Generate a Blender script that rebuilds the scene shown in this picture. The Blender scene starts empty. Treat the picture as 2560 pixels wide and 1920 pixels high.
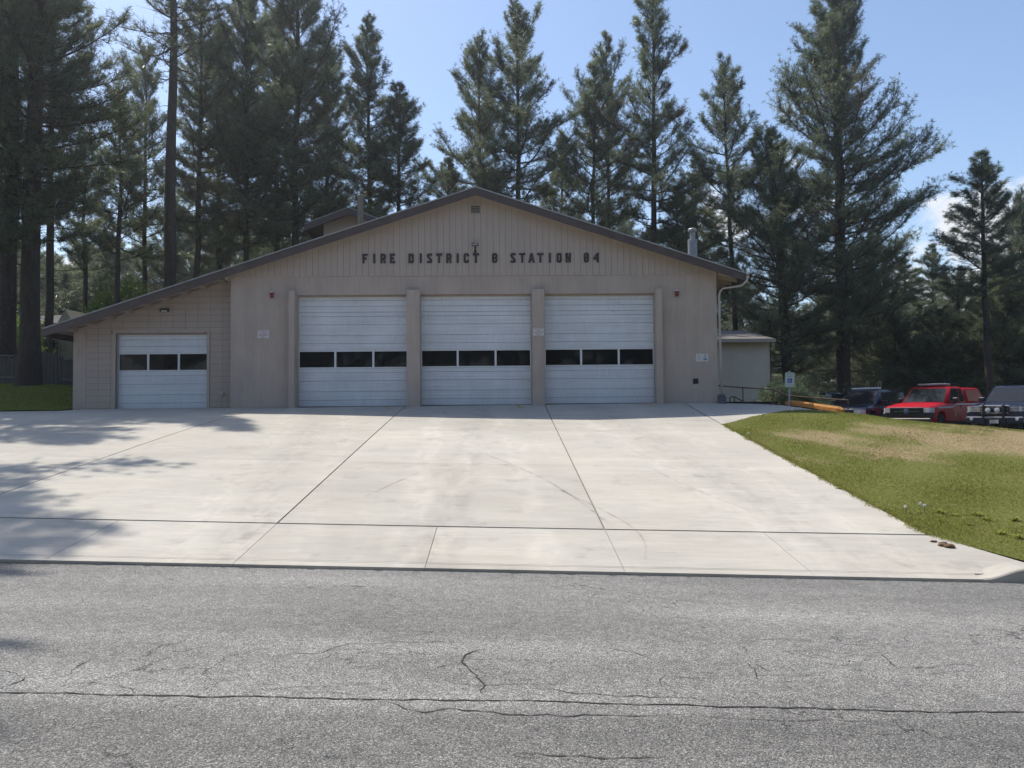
import bpy, bmesh, math, random
import numpy as np
from mathutils import Vector, Matrix
from mathutils.geometry import delaunay_2d_cdt

SC = bpy.context.scene
COL = SC.collection
rad = math.radians

# ------------------------------------------------------------------ camera
F = 1923.0                                    # focal length in pixels of the 2560 px wide photograph
EYE = np.array([0.0, 0.0, 1.7])
psi, pit, rol = rad(.83), rad(1.94), rad(.45)
FWD = np.array([math.sin(psi)*math.cos(pit), math.cos(psi)*math.cos(pit), math.sin(pit)])
_r0 = np.array([math.cos(psi), -math.sin(psi), 0.0])
_u0 = np.cross(_r0, FWD)
CR = math.cos(rol)*_r0 - math.sin(rol)*_u0
CU = math.sin(rol)*_r0 + math.cos(rol)*_u0

cam_d = bpy.data.cameras.new('camera')
cam = bpy.data.objects.new('camera', cam_d)
COL.objects.link(cam)
cam.matrix_world = Matrix(((CR[0], CU[0], -FWD[0], EYE[0]), (CR[1], CU[1], -FWD[1], EYE[1]),
                           (CR[2], CU[2], -FWD[2], EYE[2]), (0, 0, 0, 1)))
cam_d.sensor_fit = 'HORIZONTAL'
cam_d.sensor_width = 36.0
cam_d.lens = F/2560.0*36.0
cam_d.clip_start = 0.05
cam_d.clip_end = 3000.0
SC.camera = cam

# ------------------------------------------------------------------ sky, sun, exposure
SUN = Vector((-.45, .41, 1.0)).normalized()
SUN_EL = math.asin(SUN.z)
SUN_AZ = math.atan2(SUN.x, SUN.y)
world = bpy.data.worlds.new('World')
SC.world = world
world.use_nodes = True
SKY_STRENGTH = 0.15
def build_world():
    nt = world.node_tree
    nt.nodes.clear()
    N, L = nt.nodes.new, nt.links.new
    out = N('ShaderNodeOutputWorld'); bg = N('ShaderNodeBackground')
    bg.inputs[1].default_value = SKY_STRENGTH
    L(bg.outputs[0], out.inputs[0])
    sky = N('ShaderNodeTexSky'); sky.sky_type = 'NISHITA'; sky.sun_disc = False
    sky.sun_elevation = SUN_EL; sky.sun_rotation = SUN_AZ
    sky.altitude = 300; sky.air_density = 1.0; sky.dust_density = 1.2; sky.ozone_density = 1.5
    tc = N('ShaderNodeTexCoord')
    sep = N('ShaderNodeSeparateXYZ'); L(tc.outputs['Generated'], sep.inputs[0])
    mp = N('ShaderNodeMapping'); mp.inputs['Scale'].default_value = (1, 1, 1.7)
    mp.inputs['Location'].default_value = (0.33, 0.1, 0.07)
    L(tc.outputs['Generated'], mp.inputs[0])
    n1 = N('ShaderNodeTexNoise'); n1.inputs['Scale'].default_value = 5.0
    n1.inputs['Detail'].default_value = 9; n1.inputs['Roughness'].default_value = .55
    L(mp.outputs[0], n1.inputs[0])
    # cumulus bank low over the horizon all round, thinning out with height
    ev = N('ShaderNodeMapRange'); ev.inputs[1].default_value = .08; ev.inputs[2].default_value = .40
    ev.inputs[3].default_value = .16; ev.inputs[4].default_value = -.15
    L(sep.outputs[2], ev.inputs[0])
    add = N('ShaderNodeMath'); add.operation = 'ADD'; L(n1.outputs[0], add.inputs[0]); L(ev.outputs[0], add.inputs[1])
    msk = N('ShaderNodeMapRange'); msk.interpolation_type = 'SMOOTHSTEP'
    msk.inputs[1].default_value = .55; msk.inputs[2].default_value = .63
    L(add.outputs[0], msk.inputs[0])
    shade = N('ShaderNodeMapRange'); shade.inputs[1].default_value = .55; shade.inputs[2].default_value = .85
    shade.inputs[3].default_value = 1.0; shade.inputs[4].default_value = .72
    L(add.outputs[0], shade.inputs[0])
    cc = N('ShaderNodeMix'); cc.data_type = 'RGBA'; cc.blend_type = 'MULTIPLY'; cc.inputs[0].default_value = 1
    cc.inputs[6].default_value = (5.2, 5.35, 5.6, 1)
    comb = N('ShaderNodeCombineColor')
    for i in range(3): L(shade.outputs[0], comb.inputs[i])
    L(comb.outputs[0], cc.inputs[7])
    mix = N('ShaderNodeMix'); mix.data_type = 'RGBA'
    L(msk.outputs[0], mix.inputs[0]); L(sky.outputs[0], mix.inputs[6]); L(cc.outputs[2], mix.inputs[7])
    L(mix.outputs[2], bg.inputs[0])
build_world()

sun_d = bpy.data.lights.new('sun', 'SUN')
sun_d.energy = 4.2
sun_d.angle = rad(.53)
sun_d.color = (1.0, .94, .85)
sun_o = bpy.data.objects.new('sun', sun_d)
COL.objects.link(sun_o)
sun_o.rotation_euler = SUN.to_track_quat('Z', 'Y').to_euler()
sun_o.location = SUN*60

SC.view_settings.view_transform = 'Standard'
SC.view_settings.look = 'None'
SC.view_settings.exposure = 0.38
SC.view_settings.gamma = 1.0
SC.render.engine = 'CYCLES'
SC.cycles.use_denoising = True
SC.cycles.max_bounces = 5
SC.cycles.adaptive_threshold = 0.02
SC.cycles.transparent_max_bounces = 8
SC.cycles.caustics_reflective = False
SC.cycles.caustics_refractive = False

# ------------------------------------------------------------------ helpers
def ray(px, py):
    return FWD + CR*(px-1280)/F - CU*(py-960)/F
def at(px, py, Y):
    d = ray(px, py)
    return EYE + d*(Y/d[1])
def lerp(a, b, t): return a + (b-a)*t
def smooth01(t):
    t = np.clip(t, 0, 1)
    return t*t*(3-2*t)

class MB:
    """collects faces of one mesh"""
    def __init__(self): self.v, self.f = [], []
    def add(self, vs, fs):
        b = len(self.v)
        self.v += [tuple(map(float, p)) for p in vs]
        self.f += [tuple(b+i for i in f) for f in fs]
        return self
    def box(self, x0, x1, y0, y1, z0, z1):
        return self.add([(x0,y0,z0),(x1,y0,z0),(x1,y1,z0),(x0,y1,z0),(x0,y0,z1),(x1,y0,z1),(x1,y1,z1),(x0,y1,z1)],
                        [(3,2,1,0),(4,5,6,7),(0,1,5,4),(1,2,6,5),(2,3,7,6),(3,0,4,7)])
    def bar(self, p, q, w, h, up=(0,0,1)):
        """a square bar from p to q"""
        p, q = Vector(p), Vector(q); d = (q-p).normalized()
        s = d.cross(Vector(up)); s = s.normalized() if s.length > 1e-5 else Vector((1,0,0))
        u = s.cross(d)
        vs = [c + s*a*w/2 + u*b*h/2 for c in (p, q) for a, b in ((-1,-1),(1,-1),(1,1),(-1,1))]
        return self.add(vs, [(0,1,2,3),(7,6,5,4),(0,4,5,1),(1,5,6,2),(2,6,7,3),(3,7,4,0)])
    def prism_y(self, poly, y0, y1):
        """poly of (x,z), counter-clockwise seen from -y, extruded y0..y1"""
        n = len(poly)
        vs = [(x, y0, z) for x, z in poly] + [(x, y1, z) for x, z in poly]
        return self.add(vs, [tuple(range(n)), tuple(range(2*n-1, n-1, -1))] + [(i, n+i, n+(i+1) % n, (i+1) % n) for i in range(n)])
    def prism_z(self, poly, z0, z1):
        n = len(poly)
        vs = [(x, y, z0) for x, y in poly] + [(x, y, z1) for x, y in poly]
        return self.add(vs, [tuple(range(n-1, -1, -1)), tuple(range(n, 2*n))] + [(i, (i+1) % n, n+(i+1) % n, n+i) for i in range(n)])
    def tube(self, pts, r, n=8, cap=True):
        pts = [Vector(p) for p in pts]
        rs = r if hasattr(r, '__len__') else [r]*len(pts)
        rings, prev = [], None
        for i, p in enumerate(pts):
            d = (pts[min(i+1, len(pts)-1)] - pts[max(i-1, 0)]).normalized()
            ref = prev if prev is not None else (Vector((1,0,0)) if abs(d.x) < .9 else Vector((0,1,0)))
            a = (ref - d*ref.dot(d)).normalized(); prev = a; b = d.cross(a)
            rings.append([p + (a*math.cos(2*math.pi*k/n) + b*math.sin(2*math.pi*k/n))*rs[i] for k in range(n)])
        vs = [q for g in rings for q in g]; fs = []
        for i in range(len(pts)-1):
            for k in range(n):
                fs.append((i*n+k, i*n+(k+1) % n, (i+1)*n+(k+1) % n, (i+1)*n+k))
        if cap: fs += [tuple(range(n-1, -1, -1)), tuple((len(pts)-1)*n+k for k in range(n))]
        return self.add(vs, fs)
    def lathe(self, prof, c, axis='z', n=20):
        """prof of (radius, height)"""
        vs, fs = [], []
        for r, h in prof:
            for k in range(n):
                a = 2*math.pi*k/n; x, y = r*math.cos(a), r*math.sin(a)
                vs.append({'z': (c[0]+x, c[1]+y, c[2]+h), 'y': (c[0]+x, c[1]+h, c[2]+y), 'x': (c[0]+h, c[1]+x, c[2]+y)}[axis])
        m = len(prof)
        for i in range(m-1):
            for k in range(n): fs.append((i*n+k, i*n+(k+1) % n, (i+1)*n+(k+1) % n, (i+1)*n+k))
        fs += [tuple(range(n-1, -1, -1)), tuple((m-1)*n+k for k in range(n))]
        return self.add(vs, fs)
    def mesh(self, name):
        me = bpy.data.meshes.new(name); me.from_pydata(self.v, [], self.f); me.update()
        return me
    def build(self, name, mat, parent=None, smooth=False, bevel=0, fix=False):
        me = self.mesh(name)
        if bevel or fix:
            bm = bmesh.new(); bm.from_mesh(me)
            if fix: bmesh.ops.recalc_face_normals(bm, faces=bm.faces)
            if bevel: bmesh.ops.bevel(bm, geom=bm.edges[:], offset=bevel, segments=1, affect='EDGES', clamp_overlap=True)
            bm.to_mesh(me); bm.free()
        return link(name, me, mat, parent, smooth)

def link(name, me, mat, parent=None, smooth=False):
    o = bpy.data.objects.new(name, me)
    COL.objects.link(o)
    if mat is not None and (len(me.materials) == 0): me.materials.append(mat)
    if parent is not None: o.parent = parent
    if smooth: me.polygons.foreach_set('use_smooth', [True]*len(me.polygons))
    return o
def empty(name, loc=(0,0,0), rz=0, parent=None):
    o = bpy.data.objects.new(name, None); COL.objects.link(o)
    o.location = loc; o.rotation_euler = (0, 0, rz); o.empty_display_size = .2
    if parent is not None: o.parent = parent
    return o
def tag(o, label=None, cat=None, group=None, kind=None):
    if label: o['label'] = label
    if cat: o['category'] = cat
    if group: o['group'] = group
    if kind: o['kind'] = kind
    return o
def np_mesh(name, verts, faces_flat, k):
    """verts Nx3, faces_flat M*k indices"""
    me = bpy.data.meshes.new(name)
    nv, nf = len(verts), len(faces_flat)//k
    me.vertices.add(nv); me.vertices.foreach_set('co', np.asarray(verts, np.float32).ravel())
    me.loops.add(nf*k); me.loops.foreach_set('vertex_index', np.asarray(faces_flat, np.int32))
    me.polygons.add(nf); me.polygons.foreach_set('loop_start', np.arange(0, nf*k, k, dtype=np.int32))
    me.update(calc_edges=True)
    return me

# ------------------------------------------------------------------ materials
MATS = {}
def mat(name, col, rough=.7, metal=0, spec=.5, noise=None, bump=None, coat=0):
    """noise = list of (scale, amount, stretch) brightness variation; bump = (scale, strength, distance)"""
    if name in MATS: return MATS[name]
    m = bpy.data.materials.new(name); m.use_nodes = True
    nt = m.node_tree; N, L = nt.nodes.new, nt.links.new
    b = nt.nodes['Principled BSDF']
    b.inputs['Base Color'].default_value = (*col, 1); b.inputs['Roughness'].default_value = rough
    b.inputs['Metallic'].default_value = metal; b.inputs['Specular IOR Level'].default_value = spec
    if coat: b.inputs['Coat Weight'].default_value = coat; b.inputs['Coat Roughness'].default_value = .05
    if noise or bump:
        geo = N('ShaderNodeNewGeometry')
    if noise:
        cur = None
        for sc, amt, st in noise:
            mp = N('ShaderNodeMapping'); mp.inputs['Scale'].default_value = st; L(geo.outputs['Position'], mp.inputs[0])
            n = N('ShaderNodeTexNoise'); n.inputs['Scale'].default_value = sc; n.inputs['Detail'].default_value = 5
            n.inputs['Roughness'].default_value = .6
            L(mp.outputs[0], n.inputs[0])
            r = N('ShaderNodeMapRange'); r.inputs[1].default_value = .3; r.inputs[2].default_value = .7
            r.inputs[3].default_value = 1-amt; r.inputs[4].default_value = 1+amt
            L(n.outputs[0], r.inputs[0])
            if cur is None: cur = r
            else:
                q = N('ShaderNodeMath'); q.operation = 'MULTIPLY'; L(cur.outputs[0], q.inputs[0]); L(r.outputs[0], q.inputs[1]); cur = q
        mx = N('ShaderNodeVectorMath'); mx.operation = 'SCALE'; mx.inputs[0].default_value = col
        L(cur.outputs[0], mx.inputs[3]); L(mx.outputs[0], b.inputs['Base Color'])
    if bump:
        n = N('ShaderNodeTexNoise'); n.inputs['Scale'].default_value = bump[0]; n.inputs['Detail'].default_value = 4
        L(geo.outputs['Position'], n.inputs[0])
        bp = N('ShaderNodeBump'); bp.inputs['Strength'].default_value = bump[1]; bp.inputs['Distance'].default_value = bump[2]
        L(n.outputs[0], bp.inputs['Height']); L(bp.outputs[0], b.inputs['Normal'])
    MATS[name] = m
    return m
ONE = (1, 1, 1)
M_WALL = mat('tan_wall_paint', (.435, .362, .310), .85, noise=[(1.3, .06, ONE), (.9, .08, (3, 3, .25)), (5, .06, (3, 3, .3)), (60, .06, ONE)], bump=(55, .45, .006))
M_BLOCK = mat('tan_block_paint', (.42, .35, .30), .85, noise=[(1.1, .05, ONE), (25, .05, ONE)], bump=(70, .5, .006))
M_JOINT = mat('block_mortar', (.27, .23, .20), .9, noise=[(20, .08, ONE)])
M_SIDING = mat('tan_siding_paint', (.43, .36, .308), .8, noise=[(.9, .05, (4, 4, .4)), (30, .05, (6, 6, .4))], bump=(40, .25, .004))
M_TRIM = mat('brown_fascia_paint', (.078, .059, .055), .6, noise=[(2.5, .14, ONE), (1.2, .1, (3, 1, 8))])
M_SOFFIT = mat('tan_soffit_paint', (.40, .335, .28), .8, noise=[(3, .1, ONE)])
M_ROOF = mat('grey_shingle', (.10, .095, .09), .9, noise=[(4, .2, ONE), (40, .2, ONE)])
M_DRIP = mat('metal_drip_edge', (.33, .33, .33), .4, noise=[(6, .15, ONE)])
M_DOOR = mat('white_steel_door', (.66, .685, .71), .42, noise=[(.8, .06, (1, 1, 3)), (3, .05, (.2, 1, 6)), (.45, .07, (2, 1, .5)), (9, .05, (2.5, 1, .35))])
M_DGROOVE = mat('door_joint', (.16, .17, .19), .6)
M_DFRAME = mat('white_window_frame', (.70, .71, .72), .4, noise=[(4, .05, ONE)])
M_GLASS = mat('dark_glass', (.006, .008, .010), .04, spec=.3)
M_DARK = mat('dark_interior', (.02, .02, .02), .9)
M_LETTER = mat('brown_letter', (.045, .035, .038), .6, noise=[(12, .15, ONE)])
M_BLACK = mat('black_plastic', (.018, .018, .02), .45)
M_GALV = mat('galvanised_steel', (.30, .32, .33), .55, metal=.3, noise=[(8, .15, ONE)])
M_PIPE = mat('white_downspout', (.42, .385, .34), .5, noise=[(3, .1, ONE)])
M_WHITE = mat('white_sign_face', (.62, .61, .60), .5, noise=[(15, .04, ONE)])
M_RED = mat('red_lens', (.20, .008, .02), .2, spec=.6)
M_LAMPGLASS = mat('lamp_lens', (.55, .56, .58), .2)
M_SIGNRED = mat('sign_red_ink', (.22, .02, .03), .6)
M_SIGNBLUE = mat('sign_blue', (.02, .07, .34), .5)
M_SIGNGREEN = mat('sign_green_ink', (.03, .16, .12), .6)
M_INK = mat('black_ink', (.02, .02, .02), .7)
M_GREYINK = mat('grey_ink', (.28, .27, .32), .7)
M_RAIL = mat('brown_rail_paint', (.11, .06, .045), .5, noise=[(10, .15, ONE)])
M_TIMBER = mat('orange_painted_timber', (.52, .22, .045), .75, noise=[(5, .25, (.6, 2, 3)), (25, .25, ONE)], bump=(40, .4, .01))
M_YLINE = mat('faded_yellow_paint', (.42, .27, .07), .85, noise=[(20, .3, ONE)])
M_LAP = mat('cream_lap_siding', (.55, .51, .40), .7, noise=[(1.5, .06, ONE)])
M_TYRE = mat('rubber_tyre', (.018, .018, .018), .85, noise=[(30, .2, ONE)])
M_CHROME = mat('chrome', (.75, .76, .78), .12, metal=1)
M_RIM = mat('wheel_alloy', (.42, .43, .44), .3, metal=.9)
M_CARGLASS = mat('car_glass', (.014, .018, .022), .04, spec=.35)
M_HEADLAMP = mat('headlamp_lens', (.55, .55, .56), .08, spec=.9)
M_CARRED = mat('red_car_paint', (.43, .007, .016), .40, coat=.10, spec=.15, noise=[(3, .04, ONE)])
M_CARNAVY = mat('navy_car_paint', (.012, .018, .045), .25, coat=1)
M_CARBLACK = mat('black_car_paint', (.010, .011, .014), .25, coat=1)
M_CARBLUE = mat('midnight_blue_car_paint', (.010, .015, .045), .3, coat=.4)
M_STRIPE = mat('silver_stripe', (.5, .5, .52), .35)
M_GOLD = mat('dull_gold_emblem', (.28, .2, .06), .5)
M_ORANGEGLASS = mat('orange_canopy_window', (.34, .04, .015), .3, spec=.3)

def concrete_mat():
    m = bpy.data.materials.new('concrete'); m.use_nodes = True
    nt = m.node_tree; N, L = nt.nodes.new, nt.links.new
    b = nt.nodes['Principled BSDF']; b.inputs['Roughness'].default_value = .88; b.inputs['Specular IOR Level'].default_value = .25
    geo = N('ShaderNodeNewGeometry')
    def noise(scale, st=ONE, detail=6, rough=.6):
        mp = N('ShaderNodeMapping'); mp.inputs['Scale'].default_value = st; L(geo.outputs['Position'], mp.inputs[0])
        n = N('ShaderNodeTexNoise'); n.inputs['Scale'].default_value = scale; n.inputs['Detail'].default_value = detail
        n.inputs['Roughness'].default_value = rough; L(mp.outputs[0], n.inputs[0]); return n
    def rng(n, a, b2, c, d, s=False):
        r = N('ShaderNodeMapRange'); r.inputs[1].default_value = a; r.inputs[2].default_value = b2
        r.inputs[3].default_value = c; r.inputs[4].default_value = d
        if s: r.interpolation_type = 'SMOOTHSTEP'
        L(n.outputs[0], r.inputs[0]); return r
    def mul(a, c):
        q = N('ShaderNodeMath'); q.operation = 'MULTIPLY'; L(a.outputs[0], q.inputs[0]); L(c.outputs[0], q.inputs[1]); return q
    v = rng(noise(.35), .3, .7, .91, 1.09)
    v = mul(v, rng(noise(1.0, (.5, 1.8, 1)), .3, .7, .935, 1.065))     # broom streaks across the drive
    v = mul(v, rng(noise(7, (.30, 1.8, 1)), .3, .7, .93, 1.07))
    v = mul(v, rng(noise(90), .3, .7, .94, 1.06))
    v = mul(v, rng(noise(.8, (1.6, .22, 1)), .6, .75, 1.0, 1.10, True))  # pale wheel tracks
    v = mul(v, rng(noise(2.6, (1, .8, 1), 8), .56, .76, 1.0, .80, True))  # dark stains
    v = mul(v, rng(noise(38), .72, .80, 1.0, .6, True))                # specks
    sx = N('ShaderNodeSeparateXYZ'); L(geo.outputs['Position'], sx.inputs[0])
    def wheel_track(a, b2, w, amt, seed):                               # a worn line from a door to the street: x = a + b*(y-17)
        m1 = N('ShaderNodeMath'); m1.operation = 'MULTIPLY_ADD'; m1.inputs[1].default_value = -b2; m1.inputs[2].default_value = 17*b2-a; L(sx.outputs[1], m1.inputs[0])
        wb = noise(.25, (1, 1, 1), 2); m2 = N('ShaderNodeMath'); m2.operation = 'ADD'; L(m1.outputs[0], m2.inputs[0]); L(sx.outputs[0], m2.inputs[1])
        m3 = N('ShaderNodeMath'); m3.operation = 'MULTIPLY_ADD'; m3.inputs[1].default_value = .9; L(wb.outputs[0], m3.inputs[0]); L(m2.outputs[0], m3.inputs[2])
        m4 = N('ShaderNodeMath'); m4.operation = 'ADD'; m4.inputs[1].default_value = -.45; L(m3.outputs[0], m4.inputs[0])
        m5 = N('ShaderNodeMath'); m5.operation = 'ABSOLUTE'; L(m4.outputs[0], m5.inputs[0])
        r1 = N('ShaderNodeMapRange'); r1.interpolation_type = 'SMOOTHSTEP'; r1.inputs[1].default_value = w; r1.inputs[2].default_value = w*.3; r1.inputs[3].default_value = 0; r1.inputs[4].default_value = amt
        L(m5.outputs[0], r1.inputs[0])
        r2 = mul(r1, rng(noise(2.2+seed, (1, .35, 1)), .40, .62, 0, 1, True))
        q = N('ShaderNodeMath'); q.operation = 'ADD'; q.inputs[1].default_value = 1.0; L(r2.outputs[0], q.inputs[0]); return q
    for a, b2, w, amt in ((-1.6, -.05, .34, .11), (.3, -.035, .34, .11), (-5.2, -.18, .32, .09), (-3.6, -.16, .30, .07), (2.9, -.12, .32, .09), (4.6, -.08, .32, .08), (-.7, .02, .5, -.13), (3.7, -.1, .45, -.10), (-4.5, -.17, .45, -.10)):
        v = mul(v, wheel_track(a, b2, w, amt, abs(a)))
    at_ = N('ShaderNodeAttribute'); at_.attribute_type = 'OBJECT'; at_.attribute_name = 'tone'
    add = N('ShaderNodeMath'); add.operation = 'ADD'; add.inputs[1].default_value = 1.0; L(at_.outputs['Fac'], add.inputs[0])
    v = mul(v, add)
    hue = rng(noise(.6), .35, .65, 0, 1)
    mc = N('ShaderNodeMix'); mc.data_type = 'RGBA'; mc.inputs[6].default_value = (.432, .402, .345, 1); mc.inputs[7].default_value = (.408, .387, .342, 1)
    L(hue.outputs[0], mc.inputs[0])
    sc = N('ShaderNodeVectorMath'); sc.operation = 'SCALE'; L(mc.outputs[2], sc.inputs[0]); L(v.outputs[0], sc.inputs[3])
    L(sc.outputs[0], b.inputs['Base Color'])
    bp = N('ShaderNodeBump'); bp.inputs['Strength'].default_value = .25; bp.inputs['Distance'].default_value = .004
    L(noise(110, detail=3).outputs[0], bp.inputs['Height']); L(bp.outputs[0], b.inputs['Normal'])
    return m
M_CONC = concrete_mat()
M_CJOINT = mat('joint_filler', (.035, .033, .032), .95, noise=[(15, .4, ONE)])

def asphalt_mat(name, base, bright, scale=85):
    m = bpy.data.materials.new(name); m.use_nodes = True
    nt = m.node_tree; N, L = nt.nodes.new, nt.links.new
    b = nt.nodes['Principled BSDF']; b.inputs['Roughness'].default_value = .8; b.inputs['Specular IOR Level'].default_value = .35
    geo = N('ShaderNodeNewGeometry')
    # jitter the coordinates so the stones are uneven
    nj = N('ShaderNodeTexNoise'); nj.inputs['Scale'].default_value = 60; L(geo.outputs['Position'], nj.inputs[0])
    js = N('ShaderNodeVectorMath'); js.operation = 'SCALE'; js.inputs[3].default_value = .012; L(nj.outputs['Color'], js.inputs[0])
    ja = N('ShaderNodeVectorMath'); ja.operation = 'ADD'; L(geo.outputs['Position'], ja.inputs[0]); L(js.outputs[0], ja.inputs[1])
    vo = N('ShaderNodeTexVoronoi'); vo.inputs['Scale'].default_value = scale; L(ja.outputs[0], vo.inputs[0])
    sepc = N('ShaderNodeSeparateColor'); L(vo.outputs['Color'], sepc.inputs[0])
    r = N('ShaderNodeValToRGB'); e = r.color_ramp.elements
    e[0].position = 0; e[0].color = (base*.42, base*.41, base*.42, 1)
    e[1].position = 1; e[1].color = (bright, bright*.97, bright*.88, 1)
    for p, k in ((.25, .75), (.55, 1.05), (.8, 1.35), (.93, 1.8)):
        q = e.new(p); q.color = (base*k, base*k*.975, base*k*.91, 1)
    L(sepc.outputs[0], r.inputs[0])
    # dark binder between the stones
    dd = N('ShaderNodeMapRange'); dd.inputs[1].default_value = .35; dd.inputs[2].default_value = .85; dd.inputs[3].default_value = 1.0; dd.inputs[4].default_value = .45
    L(vo.outputs['Distance'], dd.inputs[0])
    big = N('ShaderNodeTexNoise'); big.inputs['Scale'].default_value = .5; big.inputs['Detail'].default_value = 6
    mpb = N('ShaderNodeMapping'); mpb.inputs['Scale'].default_value = (.5, 1.6, 1); L(geo.outputs['Position'], mpb.inputs[0]); L(mpb.outputs[0], big.inputs[0])
    br = N('ShaderNodeMapRange'); br.inputs[1].default_value = .3; br.inputs[2].default_value = .7; br.inputs[3].default_value = .78; br.inputs[4].default_value = 1.20
    L(big.outputs[0], br.inputs[0])
    mid = N('ShaderNodeTexNoise'); mid.inputs['Scale'].default_value = 9; mid.inputs['Detail'].default_value = 5; L(geo.outputs['Position'], mid.inputs[0])
    mr = N('ShaderNodeMapRange'); mr.inputs[1].default_value = .3; mr.inputs[2].default_value = .7; mr.inputs[3].default_value = .86; mr.inputs[4].default_value = 1.14
    L(mid.outputs[0], mr.inputs[0])
    # long streaks along the traffic and the older, darker lane on the near side of the paving seam
    lo = N('ShaderNodeTexNoise'); lo.inputs['Scale'].default_value = 1.0; lo.inputs['Detail'].default_value = 4
    mpl = N('ShaderNodeMapping'); mpl.inputs['Scale'].default_value = (.06, 1.3, 1); L(geo.outputs['Position'], mpl.inputs[0]); L(mpl.outputs[0], lo.inputs[0])
    lr = N('ShaderNodeMapRange'); lr.inputs[1].default_value = .3; lr.inputs[2].default_value = .7; lr.inputs[3].default_value = .86; lr.inputs[4].default_value = 1.13; L(lo.outputs[0], lr.inputs[0])
    sy = N('ShaderNodeSeparateXYZ'); L(geo.outputs['Position'], sy.inputs[0])
    ln = N('ShaderNodeMapRange'); ln.inputs[1].default_value = 4.42; ln.inputs[2].default_value = 4.60; ln.inputs[3].default_value = .80; ln.inputs[4].default_value = 1.0; L(sy.outputs[1], ln.inputs[0])
    lm = N('ShaderNodeMath'); lm.operation = 'MULTIPLY'; L(lr.outputs[0], lm.inputs[0]); L(ln.outputs[0], lm.inputs[1])
    m0 = N('ShaderNodeMath'); m0.operation = 'MULTIPLY'; L(dd.outputs[0], m0.inputs[0]); L(lm.outputs[0], m0.inputs[1])
    m1 = N('ShaderNodeMath'); m1.operation = 'MULTIPLY'; L(m0.outputs[0], m1.inputs[0]); L(br.outputs[0], m1.inputs[1])
    m2 = N('ShaderNodeMath'); m2.operation = 'MULTIPLY'; L(m1.outputs[0], m2.inputs[0]); L(mr.outputs[0], m2.inputs[1])
    # hairline crack network
    wn = N('ShaderNodeTexNoise'); wn.inputs['Scale'].default_value = 2.2; wn.inputs['Detail'].default_value = 7; wn.inputs['Roughness'].default_value = .65; L(geo.outputs['Position'], wn.inputs[0])
    ws = N('ShaderNodeVectorMath'); ws.operation = 'SCALE'; ws.inputs[3].default_value = .75; L(wn.outputs['Color'], ws.inputs[0])
    wa = N('ShaderNodeVectorMath'); wa.operation = 'ADD'; L(geo.outputs['Position'], wa.inputs[0]); L(ws.outputs[0], wa.inputs[1])
    ce = N('ShaderNodeTexVoronoi'); ce.feature = 'DISTANCE_TO_EDGE'; ce.inputs['Scale'].default_value = 1.15; L(wa.outputs[0], ce.inputs[0])
    cm = N('ShaderNodeTexNoise'); cm.inputs['Scale'].default_value = .7; cm.inputs['Detail'].default_value = 3; L(geo.outputs['Position'], cm.inputs[0])
    cw = N('ShaderNodeMapRange'); cw.inputs[1].default_value = .47; cw.inputs[2].default_value = .68; cw.inputs[3].default_value = 0; cw.inputs[4].default_value = .011; L(cm.outputs[0], cw.inputs[0])
    cl = N('ShaderNodeMath'); cl.operation = 'LESS_THAN'; L(ce.outputs['Distance'], cl.inputs[0]); L(cw.outputs[0], cl.inputs[1])
    ck = N('ShaderNodeMapRange'); ck.inputs[3].default_value = 1.0; ck.inputs[4].default_value = .32; L(cl.outputs[0], ck.inputs[0])
    m3 = N('ShaderNodeMath'); m3.operation = 'MULTIPLY'; L(m2.outputs[0], m3.inputs[0]); L(ck.outputs[0], m3.inputs[1])
    sc = N('ShaderNodeVectorMath'); sc.operation = 'SCALE'; L(r.outputs[0], sc.inputs[0]); L(m3.outputs[0], sc.inputs[3])
    L(sc.outputs[0], b.inputs['Base Color'])
    bp = N('ShaderNodeBump'); bp.inputs['Strength'].default_value = .8; bp.inputs['Distance'].default_value = .006; bp.invert = True
    L(vo.outputs['Distance'], bp.inputs['Height']); L(bp.outputs[0], b.inputs['Normal'])
    return m
M_ROAD = asphalt_mat('old_asphalt', .235, .55, 120)
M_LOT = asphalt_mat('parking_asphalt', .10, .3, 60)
M_CRACK_SHADE = mat('asphalt_crack_and_lip_shade', (.028, .026, .025), .95)

def lawn_mat(name, dry, gain=1.0):
    """soil and thatch under the blades; the same green / dry pattern as the blades"""
    m = bpy.data.materials.new(name); m.use_nodes = True
    nt = m.node_tree; N, L = nt.nodes.new, nt.links.new
    b = nt.nodes['Principled BSDF']; b.inputs['Roughness'].default_value = .95; b.inputs['Specular IOR Level'].default_value = .1
    a = N('ShaderNodeAttribute'); a.attribute_name = 'dry'
    geo = N('ShaderNodeNewGeometry')
    n = N('ShaderNodeTexNoise'); n.inputs['Scale'].default_value = 18; n.inputs['Detail'].default_value = 6; L(geo.outputs['Position'], n.inputs[0])
    mx = N('ShaderNodeMix'); mx.data_type = 'RGBA'
    mx.inputs[6].default_value = (.125*gain, .138*gain, .035*gain, 1); mx.inputs[7].default_value = (.29*gain, .225*gain, .13*gain, 1)
    L(a.outputs['Fac'], mx.inputs[0])
    r = N('ShaderNodeMapRange'); r.inputs[1].default_value = .3; r.inputs[2].default_value = .7; r.inputs[3].default_value = .55; r.inputs[4].default_value = 1.3
    L(n.outputs[0], r.inputs[0])
    sc = N('ShaderNodeVectorMath'); sc.operation = 'SCALE'; L(mx.outputs[2], sc.inputs[0]); L(r.outputs[0], sc.inputs[3])
    L(sc.outputs[0], b.inputs['Base Color'])
    return m
M_LAWN = lawn_mat('lawn_soil', True)
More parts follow.
